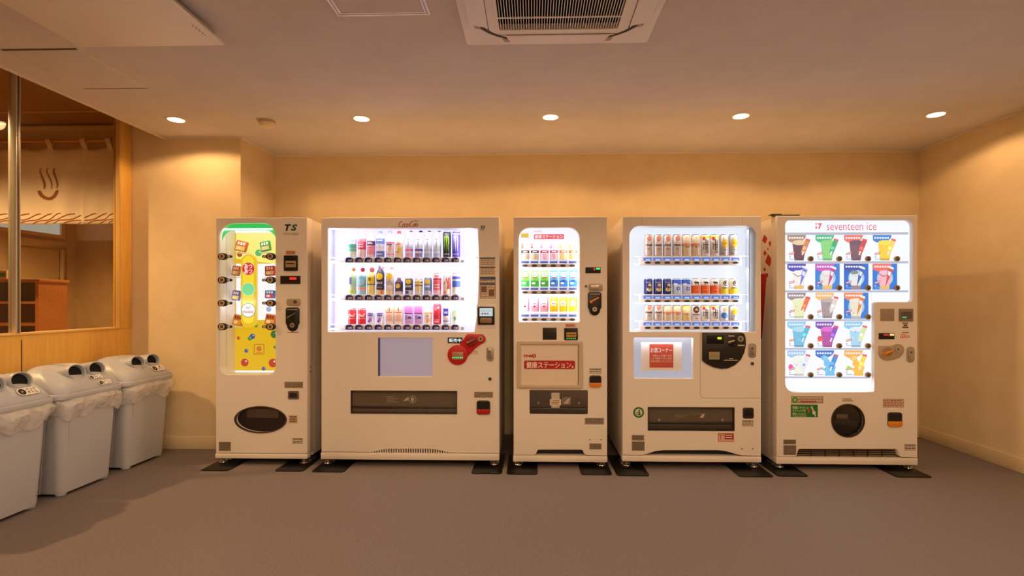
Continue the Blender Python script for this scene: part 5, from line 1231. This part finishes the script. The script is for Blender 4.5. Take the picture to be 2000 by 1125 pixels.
def ring_pts(hx, hy, r, n=7):
    return rr(-hx, hx, -hy, hy, min(r, hx, hy) * .999, n)
def loft(mb, rings, mt, cap0=False, cap1=False):
    n = len(rings[0]); o = []
    vs = [p for rg in rings for p in rg]; fs = []
    for j in range(len(rings) - 1):
        for i in range(n):
            fs.append([j * n + i, j * n + (i + 1) % n, (j + 1) * n + (i + 1) % n, (j + 1) * n + i])
    if cap0: fs.append(list(range(n - 1, -1, -1)))
    if cap1: fs.append([(len(rings) - 1) * n + i for i in range(n)])
    mb.add(vs, fs, mt)
def make_bin(yc, lines, label, seed):
    """long side faces the room (+x); local origin on the floor at the centre"""
    xc = XL + 0.235
    t = thing('recycling_bin', (xc, yc, 0), label, 'bin', 'recycling bins along the partition')
    # body, tapering down
    HX, HY = 0.188, 0.232
    prof = [(0.020, .84), (0.035, .855), (0.30, .92), (0.600, .985)]
    mb = MB(); rings = []
    for z, k in prof: rings.append([(x, y, z) for x, y in ring_pts(HX * k, HY * k, .05)])
    loft(mb, rings, BINP, True, True)
    body = mb.build('bin_body', t)
    for sx in (-1, 1):
        for sy in (-1, 1):
            MB().lathe([(0.020, 0), (0.028, 0.004), (0.034, 0.03)], BINP, 12, (sx * (HX * .84 - .036), sy * (HY * .84 - .036), 0)).build('foot', t)
    # raised front panel outline on the room side
    dk = mat((140, 130, 122), 0.5)
    def fx(z): return HX * (.84 + (.985 - .84) * (z - .02) / .58) + .0004
    for (a, b) in (((-.165, .50), (-.15, .075)), ((-.15, .075), (.185, .075)), ((.185, .075), (.20, .50))):
        p0 = Vector((fx(a[1]), a[0], a[1])); p1 = Vector((fx(b[1]), b[0], b[1]))
        MB().cyl(p0, p1, 0.0016, dk, 6).build('panel_groove', t)
    MB().box(-.06, -.04, -HY * .945, -HY * .88, .06, .50, mat((214, 210, 206), 0.4)).build('side_rib', t, bevel=.004)
    # bag skirt hanging out under the lid
    rnd = random.Random(seed); mb = MB(); rings = []
    base = []
    q0 = ring_pts(1, 1, .28, 10)
    for i in range(len(q0)):
        (xa, ya), (xb, yb) = q0[i], q0[(i + 1) % len(q0)]; m_ = max(1, int(math.hypot(xb - xa, yb - ya) / .05))
        base += [(xa + (xb - xa) * q / m_, ya + (yb - ya) * q / m_) for q in range(m_)]
    _ = 0; n = len(base)
    ph = [rnd.uniform(0, 6.28) for _ in range(8)]
    for j, (z, o) in enumerate(((.606, .004), (.598, .026), (.575, .040), (.548, .036), (.515, .022), (.488, .010))):
        rg = []
        for i, (x, y) in enumerate(base):
            a = 2 * math.pi * i / n
            wv = math.sin(9 * a + ph[0] + j * .8) * .5 + math.sin(17 * a + ph[1] - j * 1.1) * .35 + math.sin(31 * a + ph[2] + j) * .3
            k = o + .010 * wv * (1 if j else 0)
            dz = (.018 * math.sin(5 * a + ph[3]) + .010 * math.sin(13 * a + ph[4])) * (j / 5.0)
            rg.append((x * (HX * .985 + k), y * (HY * .985 + k * .5), z + dz))
        rings.append(rg)
    loft(mb, rings, BAG); mb.build('bag_skirt', t)
    # lid: rim and dome
    mb = MB(); rings = []
    RX, RY = .205, .255
    for z, k in ((.600, 1.0), (.604, 1.012), (.628, 1.012), (.634, 1.0), (.636, .985)):
        rings.append([(x, y, z) for x, y in ring_pts(RX * k, RY * k, .06)])
    loft(mb, rings, BINP, True, False)
    rings = []
    def dome(a): return RX * .965 * math.cos(a) ** 2.0, .636 + .158 * math.sin(a) ** 1.05
    for i in range(15):
        a = R_(90.0 * i / 14); cs = max(math.cos(a), 0.0)
        h = dome(a)[1]
        kf = max(dome(a)[0], .002); kb = max(RX * .965 * cs ** .55, .002); ky = max(RY * .965 * cs ** .62, .003)
        pts = ring_pts(1, 1, .26 + .5 * math.sin(a))
        rings.append([((x * kf if x > 0 else x * kb) - .03 * math.sin(a) ** 3, y * ky, h) for x, y in pts])
    loft(mb, rings, BINP, False, True)
    lid = mb.build('lid', t)
    # two throw-in openings with collars
    ax = Vector((.95, -.10, .28)).normalized()
    for oy in (-.05, .108):
        c = Vector((.098, oy, .742))
        m = MB(); N = 26; a = Vector((0, 0, 1)).cross(ax).normalized() * 1.25; b = ax.cross(a).normalized()
        def circ(r, d): return [c + ax * d + r * (a * math.cos(2 * math.pi * i / N) + b * math.sin(2 * math.pi * i / N)) for i in range(N)]
        loft(m, [circ(.064, -.07), circ(.060, -.03), circ(.052, .022), circ(.050, .036), circ(.047, .040), circ(.043, .036), circ(.041, -.02)], BINP)
        co = m.build('opening_collar', t)
        m2 = MB(); m2.add(circ(.0425, .012), [list(range(N))], mat((8, 8, 8), 0.9)); m2.build('opening', co, smooth=False)
    # stickers on the sloping front of the lid
    for k, ln in enumerate(lines):
        one = len(lines) == 1
        w_ = .125 if one else .098; hgt = .050 if one else .030
        ang = R_(21) if one else R_(26 - k * 15)
        cy = .10 if one else (.06 + k * .035)
        (xa, za), (xb, zb) = dome(ang - .03), dome(ang + .03)
        up = Vector((xb - xa, 0, zb - za)).normalized(); rt = Vector((0, 1, 0)); nrm = Vector((up.z, 0, -up.x))
        c = Vector((dome(ang)[0], cy, dome(ang)[1])) + nrm * .005
        m = MB()
        def P(u, v, e=0): return c + rt * u + up * v + nrm * e
        pts = rr(-w_ / 2, w_ / 2, -hgt / 2, hgt / 2, hgt * .45, 5)
        m.add([P(u, v) for u, v in pts] + [P(u, v, -.0022) for u, v in pts], [list(range(len(pts)))] + [[i, len(pts) + i, len(pts) + (i + 1) % len(pts), (i + 1) % len(pts)] for i in range(len(pts))], WHITE)
        st = m.build('sticker', t, smooth=False)
        m = MB(); ci = ell(-w_ / 2 + hgt * .52, 0, hgt * .42, n=18); m.add([P(u, v, .0006) for u, v in ci], [list(range(18))], BLACK)
        ci = ell(-w_ / 2 + hgt * .52, 0, hgt * .17, n=3); m.add([P(u, v, .0010) for u, v in ci], [list(range(3))], LGREY)
        vs, fs, wd, hh = text_pts(ln, bold=0.0, line=.9)
        tw = w_ - hgt * 1.25; sx = tw / wd; sz = hgt * (.82 if '\n' in ln else .7) / hh
        for k_ in (-1, 1): m.add([P(hgt * .40 + (u + k_ * .018) * sx, v * sz, .0008 + k_ * .00003) for u, v in vs], fs, BLACK)
        m.build('sticker_print', st, smooth=False)
    return t
make_bin(3.895, ['紙\nパック'], 'light grey recycling bin beside the pilaster, sticker for paper packs', 1)
make_bin(3.37, ['カン', 'ビン'], 'light grey recycling bin with two stickers for cans and glass bottles', 2)
make_bin(2.845, ['ペット\nボトル'], 'light grey recycling bin with one sticker for plastic bottles', 3)

# ------------------------------------------------------------------ ceiling things
def ceiling_cassette():
    xf0, yf = onZ(912, 88, ZC - .02); xf1, _ = onZ(1262, 88, ZC - .02)
    Wd = xf1 - xf0; cx = (xf0 + xf1) / 2; cy = yf - Wd / 2; h = Wd / 2
    t = thing('ceiling_air_conditioner', (cx, cy, ZC), 'square white cassette air conditioner with a slatted grille in the ceiling', 'air conditioner')
    AW = mat((246, 242, 244), 0.4); AD = mat((60, 46, 40), 0.6)
    def hplate(polys, z0, z1, mt, bev=.002):
        me = plate(polys, z0, z1, mt, bev)
        for v in me.vertices:
            x, y, z = v.co; v.co = (x, z, y)
        me.flip_normals()
        return me
    out = rr(-h, h, -h, h, .02, 4)
    g = .285
    link('panel', hplate([out, rr(-g, g, -g, g, .02, 4)], -.022, 0, AW, .004), t)
    # inner raised octagonal field with curved outlets, dark shadow slots along its corners
    q = h - .075; s = .16
    octo = []
    for (sx, sy, a0) in ((1, 1, 0), (-1, 1, 90), (-1, -1, 180), (1, -1, 270)):
        ccx, ccy = sx * (q - .24), sy * (q - .24)
        for i in range(9):
            a = R_(a0 + 90 * i / 8); octo.append((ccx + .24 * math.cos(a), ccy + .24 * math.sin(a)))
    link('shadow_line', hplate([[(x * 1.075, y * 1.075) for x, y in octo], rr(-g - .02, g + .02, -g - .02, g + .02, .02, 4)], -.0240, -.021, AD, .0003), t)
    link('inner_field', hplate([octo, rr(-g, g, -g, g, .02, 4)], -.034, -.022, AW, .004), t)
    # grille surround and its seam
    link('grille_seam', hplate([rr(-g - .052, g + .052, -g - .052, g + .052, .05, 5), rr(-g - .047, g + .047, -g - .047, g + .047, .047, 5)], -.0346, -.0336, AD, .0001), t)
    link('grille_frame', hplate([rr(-g - .012, g + .012, -g - .012, g + .012, .02, 4), rr(-g + .004, g - .004, -g + .004, g - .004, .012, 4)], -.039, -.034, AW, .001), t)
    MB().box(-g, g, -g, g, -.006, -.003, mat((6, 5, 5), 0.95, 0.0, 0.1)).build('filter', t, smooth=False)
    N = 46
    sl = MB().box(-.0015, .0015, -g + .004, g - .004, -.036, -.028, AW).mesh('slat', smooth=False)
    for i in range(N):
        link('slat', sl, t, (-g + .012 + (2 * g - .024) * i / (N - 1), 0, 0))
    cb = MB().box(-g + .004, g - .004, -.004, .004, -.0345, -.030, AW).mesh('crossbar', smooth=False)
    for k in range(5): link('crossbar', cb, t, (0, g - .19 * (k + .55), 0))
    # four louvres
    fl = MB()
    n = 10
    P = [(-.26 + .52 * i / n, (q - .055) + .022 * (1 - ((i / n) * 2 - 1) ** 2) * 0) for i in range(n + 1)]
    poly = [(-.255, q - .050), (.255, q - .050), (.225, q + .036), (-.225, q + .036)]
    for k in range(4):
        a = R_(90 * k); rot = lambda p: (p[0] * math.cos(a) - p[1] * math.sin(a), p[0] * math.sin(a) + p[1] * math.cos(a))
        link('louvre', hplate([[rot(p) for p in poly]], -.040, -.0345, AW, .002), t)
        for sx in (-1, 1):
            pp = [(sx * .238, q - .012), (sx * .272, q - .014), (sx * .262, q + .012), (sx * .228, q + .016)]
            if sx < 0: pp = pp[::-1]
            link('louvre_end', hplate([[rot(p) for p in pp]], -.0375, -.0345, mat((176, 164, 160), 0.5), .0005), t)
ceiling_cassette()

def hatch(px0, px1, pfar, size, name, label):
    x0, y1 = onZ(px0, pfar, ZC); x1, _ = onZ(px1, pfar, ZC)
    wd = x1 - x0; t = thing(name, ((x0 + x1) / 2, y1 - size / 2, ZC), label, 'hatch'); h = wd / 2; hy = size / 2
    return t, h, hy
def hframe(t, name, hx, hy, wdt, z0, z1, mt):
    MB().box(-hx, hx, hy - wdt, hy, z0, z1, mt).box(-hx, hx, -hy, -hy + wdt, z0, z1, mt).box(-hx, -hx + wdt, -hy + wdt, hy - wdt, z0, z1, mt).box(hx - wdt, hx, -hy + wdt, hy - wdt, z0, z1, mt).build(name, t, smooth=False)
AL = mat((238, 232, 240), 0.3, 0.2)
t, h, hy = hatch(660, 842, 30.5, 0.45, 'access_hatch', 'square ceiling access hatch with a bright metal frame, near the air conditioner')
hframe(t, 'outer_frame', h, hy, .010, -.004, 0, AL); hframe(t, 'inner_frame', h - .016, hy - .016, .008, -.003, 0, AL)
MB().box(-h + .026, h - .026, -hy + .026, hy - .026, -.0015, 0, CEIL).build('hatch_panel', t, smooth=False)
t, h, hy = hatch(161, 288, 172, 0.50, 'flush_access_panel', 'flush beige ceiling panel with dark seams above the recycling bins')
MB().box(-h, h, -hy, hy, -.004, -.001, CEIL).build('hatch_panel', t, bevel=.001)
dks = mat((96, 74, 52), 0.8)
for yy in (-hy - .014, hy): MB().box(-h, h, yy, yy + .014, -.0012, 0, dks).build('seam', t, smooth=False)
for xx in (-h - .004, h): MB().box(xx, xx + .004, -hy, hy, -.005, 0, TRIM).build('edge_strip', t, smooth=False)

def hanging_panel():
    zp = ZC - .055
    x0, y1 = onZ(157, 92.5, zp); x1, _ = onZ(440, 89.5, zp)
    Ly = 1.25
    t = thing('ceiling_panel', (x0, y1 - Ly, zp), 'large flat white panel mounted just below the ceiling in front of the partition', 'ceiling panel')
    PW = mat((244, 240, 240), 0.4)
    MB().box(0, x1 - x0, 0, Ly, 0, .012, PW).build('board', t, bevel=.002)
    MB().box(x1 - x0 - .03, x1 - x0 - .012, .02, Ly - .06, .012, .034, mat((206, 190, 170), 0.35, .3)).build('rail', t, bevel=.002)
    MB().box(.012, .03, .02, Ly - .06, .012, .034, mat((206, 190, 170), 0.35, .3)).build('rail', t, bevel=.002)
    for xx in (.10, x1 - x0 - .14):
        for yy in (.1, Ly - .16): MB().box(xx, xx + .04, yy, yy + .04, .012, .055, GREY).build('mount', t, smooth=False)
    m = MB()
    for k in range(9): m.add([(x1 - x0 - .035 - (k % 2) * .006, Ly - .10 - k * .012, -.0004), (x1 - x0 - .030 - (k % 2) * .006, Ly - .10 - k * .012, -.0004), (x1 - x0 - .030 - (k % 2) * .006, Ly - .108 - k * .012, -.0004), (x1 - x0 - .035 - (k % 2) * .006, Ly - .108 - k * .012, -.0004)], [(0, 1, 2, 3)], mat((96, 86, 92), 0.6))
    m.build('small_print', t, smooth=False)
hanging_panel()
x, y = onZ(521, 236, ZC)
t = thing('smoke_detector', (x, y, ZC), 'small round white smoke detector on the ceiling between two downlights', 'smoke detector')
MB().lathe([(.060, 0), (.060, -.012), (.056, -.014)], mat((206, 184, 156), 0.5), 24).build('mount_ring', t)
MB().lathe([(.052, -.014), (.056, -.018), (.055, -.034), (.045, -.044), (0, -.046)], mat((240, 222, 196), 0.4), 24).build('cover', t)

# ------------------------------------------------------------------ the lobby beyond the glass
XD, YE = -7.45, 8.5
def lobby():
    struct(MB().box(XD - .1, XL - .06, 0.6, YE + .1, -.1, 0, noisy('lobby_floor_wood', (150, 104, 60), (164, 116, 68), nscale=8, rough=.4)).build('floor_lobby', smooth=False))
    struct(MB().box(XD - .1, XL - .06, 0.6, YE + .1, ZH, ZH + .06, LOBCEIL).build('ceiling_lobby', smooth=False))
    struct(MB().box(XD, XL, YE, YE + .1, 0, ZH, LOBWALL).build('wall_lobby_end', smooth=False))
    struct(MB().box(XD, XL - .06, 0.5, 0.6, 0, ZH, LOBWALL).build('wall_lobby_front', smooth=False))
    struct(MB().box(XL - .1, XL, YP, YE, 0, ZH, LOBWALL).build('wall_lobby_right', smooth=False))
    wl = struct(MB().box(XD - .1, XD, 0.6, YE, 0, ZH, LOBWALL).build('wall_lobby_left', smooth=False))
    # door in the far left wall
    yd0, zt = onX(27, 478, XD); yd1, zt1 = onX(115, 490, XD)
    zt = zt1
    d = struct(link('door_1', None, None, (XD, (yd0 + yd1) / 2, 0)), 'plain beige lobby door with a long handle')
    w2 = (yd1 - yd0) / 2
    DM = mat((206, 178, 126), 0.45)
    MB().box(0, .02, -w2, w2 - .02, 0, zt, DM).build('door_leaf', d, smooth=False)
    MB().box(.0, .012, w2 - .02, w2, 0, zt, BLACK).build('door_gap', d, smooth=False)
    FMt = mat((226, 200, 150), 0.45)
    MB().box(0, .05, w2, w2 + .09, 0, zt + .02, FMt).box(0, .05, -w2 - .09, -w2, 0, zt + .02, FMt).box(0, .05, -w2 - .09, w2 + .09, zt + .02, zt + .14, FMt).build('door_frame', d, bevel=.004)
    MB().cyl((.055, w2 - .09, .72), (.055, w2 - .09, 1.18), .012, mat((150, 110, 50), 0.3, .6), 10).cyl((.02, w2 - .09, .74), (.055, w2 - .09, .74), .009, STEELD, 8).cyl((.02, w2 - .09, 1.16), (.055, w2 - .09, 1.16), .009, STEELD, 8).build('door_handle', d)
    MB().cyl((.02, w2 - .10, 1.40), (.035, w2 - .10, 1.40), .022, mat((150, 110, 50), 0.3, .6), 12).build('lock', d)
    # pale transom above the door
    _, za = onX(115, 438, XD); _, zb = onX(115, 466, XD); y1, _ = onX(121, 450, XD)
    wnd = struct(link('window_2', None, None, (XD, 0, 0)), 'frosted transom above the lobby door')
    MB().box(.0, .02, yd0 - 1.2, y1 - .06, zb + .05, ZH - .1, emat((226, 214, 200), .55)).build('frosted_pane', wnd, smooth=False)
    MB().box(.0, .05, y1 - .06, y1, zb, ZH - .05, FMt).box(.0, .05, yd0 - 1.2, y1 - .06, zb, zb + .05, FMt).build('window_frame', wnd, smooth=False)
    # light falling on the upper end wall, painted as a white band
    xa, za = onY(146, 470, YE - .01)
    struct(MB().box(xa, XL - .1, YE - .012, YE, za, ZH, mat((244, 236, 226), .6)).build('wall_lobby_painted_light', smooth=False))
    # shoe rack
    ys = 5.5
    xr, zt = onY(75, 545, ys)
    s = thing('shoe_rack', (xr, ys, 0), 'open wooden shoe rack behind the glass in the lobby', 'shelf')
    Wd = 1.3
    MB().box(-Wd, .02, -.01, .36, zt - .03, zt, WOOD2).build('rack_top', s, bevel=.003)
    MB().box(-.035, 0, 0, .35, 0, zt - .03, WOOD2).build('side_panel', s, smooth=False); MB().box(-Wd + .02, -Wd + .055, 0, .35, 0, zt - .03, WOOD2).build('side_panel', s, smooth=False)
    MB().box(-Wd + .055, -.035, .34, .35, 0, zt - .03, mat((120, 66, 30), .6)).build('back_panel', s, smooth=False)
    for py in (591, 634, 678, 722, 766):
        _, zz = onY(60, py, ys)
        MB().box(-Wd + .055, -.035, .005, .34, zz - .013, zz + .013, WOOD2).build('shelf_board', s, smooth=False)
    # small box with green label on the rack
    xb, zb2 = onY(11, 540, ys + .15)
    b = tag(MB().box(-.06, .06, -.05, .05, 0, .10, mat((232, 214, 180), .5)).build('small_box', None, (xb, ys + .15, zt), bevel=.004), 'small pale box with a green label standing on the shoe rack', 'box')
    MB().box(-.05, .05, -.0512, -.05, .03, .075, mat((60, 150, 60), .5)).build('green_label', b, smooth=False)
    # framed header with rail above the noren
    YN = 4.42
    _, zl = onY(100, 277, YN + .03)
    hd = struct(MB().box(XD, XL - .1, YN + .05, YN + .12, 2.48, ZH, LOBWALL).build('wall_lobby_header', smooth=False))
    struct(MB().box(XD, XL - .1, YN + .02, YN + .05, ZH - .05, ZH - .02, mat((214, 186, 128), .5)).build('trim_7', smooth=False))
    struct(MB().box(XD, XL - .1, YN - .28, YN - .26, ZH - .006, ZH, mat((196, 160, 100), .5)).build('trim_8', smooth=False))
    # noren
    xR, zR = onY(229, 275, YN); xL = -5.2
    zrod = onY(100, 275.5, YN)[1]; ztop = onY(100, 287, YN)[1]; zbot = onY(100, 437.5, YN)[1]
    n = thing('noren_curtain', (0, YN, 0), 'cream split noren curtain with a brown hot spring mark behind the glass', 'curtain')
    MB().cyl((xL - .1, 0, zrod), (XL - .1, 0, zrod), .012, mat((206, 140, 66), .4), 12).build('rod', n)
    def nx(px): return onY(px, 350, YN)[0]
    edges = [nx(-230), nx(-100.5), nx(29.5), nx(160), XL - .104]
    BR = mat((150, 84, 30), .8)
    rnd = random.Random(5)
    for k in range(4):
        a, b = edges[k] + .003, edges[k + 1] - .003
        NX, NZ = 28, 22; vs = []; fs = []
        ph = rnd.uniform(0, 6)
        for j in range(NZ + 1):
            v = j / NZ; zz0 = ztop + (zbot - ztop) * v
            for i in range(NX + 1):
                u = i / NX; x = a + (b - a) * u
                sag = -.022 * (math.sin(math.pi * ((u * 2) % 1.0)) ** .8) * (1 - v) ** 3
                y = .012 * math.sin(u * 9 + ph) * (.4 + v) + .010 * math.sin(u * 17 + ph * 2 + v * 2) * (1 - .4 * v) + .006 * math.sin(v * 6 + u * 3)
                vs.append((x, y, zz0 + sag))
        for j in range(NZ):
            for i in range(NX):
                p = j * (NX + 1) + i; fs.append([p, p + NX + 1, p + NX + 2, p + 1])
        pm = MB().add(vs, fs, CLOTH).build('noren_panel', n)
        sol = pm.modifiers.new('thickness', 'SOLIDIFY'); sol.thickness = .0016; sol.offset = 0
        def ysurf(x):
            u = (x - a) / (b - a); return u
        def surf(x, z):
            u = (x - a) / (b - a); v = (z - ztop) / (zbot - ztop)
            return .012 * math.sin(u * 9 + ph) * (.4 + v) + .010 * math.sin(u * 17 + ph * 2 + v * 2) * (1 - .4 * v) + .006 * math.sin(v * 6 + u * 3)
        # printed wave lines along the hem
        m = MB(); zh = onY(100, 418, YN)[1]; sp = .098
        xx = a - .25
        while xx < b:
            pts = []
            for q in range(12):
                tt = q / 11; X = xx + .27 * tt; Z = zbot + .004 + (zh - zbot - .004) * (tt + .10 * math.sin(tt * 9))
                if a + .002 < X < b - .002: pts.append((X, Z))
            if len(pts) > 1:
                m.stroke(pts, .008, 0, BR)
            xx += sp
        m.v = [(x, surf(x, z) - .0035, z) for x, y, z in m.v]
        m.build('hem_print', pm, smooth=False)
        if k == 2:
            m = MB()
            def N_(px, py): return onY(px, py, YN)
            for sx, w_ in ((80, 5.2), (94, 3.4), (107, 5.2)):
                pts = [(sx + 2, 328.5), (sx - 1.5, 331), (sx - 1, 337), (sx + 3, 346), (sx + 7.5, 355), (sx + 9, 363), (sx + 6.5, 371)]
                W_ = [.3, .8, 1, 1, 1, .8, .3]
                kx = .0042
                # smooth
                P = []
                for q in range(len(pts) - 1):
                    for s_ in range(4):
                        tt = s_ / 4; P.append(((pts[q][0] * (1 - tt) + pts[q + 1][0] * tt), (pts[q][1] * (1 - tt) + pts[q + 1][1] * tt), (W_[q] * (1 - tt) + W_[q + 1] * tt)))
                m.stroke([N_(p[0], p[1]) for p in P], [p[2] * w_ * kx for p in P], 0, BR)
            P = []
            outer = [(73.5, 372.5), (75, 378), (79, 384), (86, 389), (95, 391.2), (103, 390), (110, 386), (116, 380), (119, 372.5)]
            inner = [(81, 372.5), (84, 378.5), (89, 383), (95, 385.6), (100, 384.5), (105, 381), (109, 377), (111.5, 373.5), (112, 372.5)]
            for q in range(8):
                m.add([(*[N_(*outer[q])[0]], 0, N_(*outer[q])[1]), (N_(*outer[q + 1])[0], 0, N_(*outer[q + 1])[1]), (N_(*inner[q + 1])[0], 0, N_(*inner[q + 1])[1]), (N_(*inner[q])[0], 0, N_(*inner[q])[1])], [(0, 1, 2, 3)], BR)
            m.v = [(x, surf(x, z) - .004, z) for x, y, z in m.v]
            m.build('hot_spring_mark', pm, smooth=False)
        for q in range(2 if k < 3 else 2):
            xt = a + (b - a) * (.01 if q == 0 else .5) + .02
            if xt > b - .02: continue
            m = MB(); wdt = .022
            prof = [(.004, ztop - .03), (-.006, ztop), (-.017, zrod), (-.012, zrod + .014), (0, zrod + .018), (.012, zrod + .012), (.016, zrod), (.006, ztop)]
            V = [(xt - wdt - (.02 if s == 0 else 0) * 0 + (0 if z_ < zrod else -.012), yy - .004, z_) for s in (0,) for yy, z_ in prof] + [(xt + wdt + (0 if z_ < zrod else -.012), yy - .004, z_) for yy, z_ in prof]
            NP = len(prof)
            m.add(V, [[i, i + 1, NP + i + 1, NP + i] for i in range(NP - 1)], CLOTH)
            tb = m.build('hanging_tab', pm)
    # lobby lamps
    for (x, y, e) in ((-4.3, 3.0, 400), (-5.9, 6.3, 300), (-4.4, 6.4, 170)):
        tl = thing('lobby_downlight', (x, y, ZH), 'round warm downlight in the lobby ceiling', 'ceiling light', 'lobby downlights')
        MB().lathe([(0.052, -0.001), (0.068, -0.004), (0.074, -0.001), (0.074, 0.0)], mat((240, 226, 200), 0.4), 24).build('trim_ring', tl)
        MB().lathe([(0.0, -0.0022), (0.054, -0.0022), (0.054, -0.0008), (0.0, -0.0008)], emat((255, 226, 172), 8.0), 24).build('lens', tl)
        L = bpy.data.lights.new('lobby_lamp', 'SPOT'); L.energy = e; L.color = WARM; L.spot_size = R_(150); L.spot_blend = .5; L.shadow_soft_size = .05
        o = bpy.data.objects.new('lamp', L); COL.objects.link(o); o.parent = tl; o.location = (0, 0, -.012)
lobby()
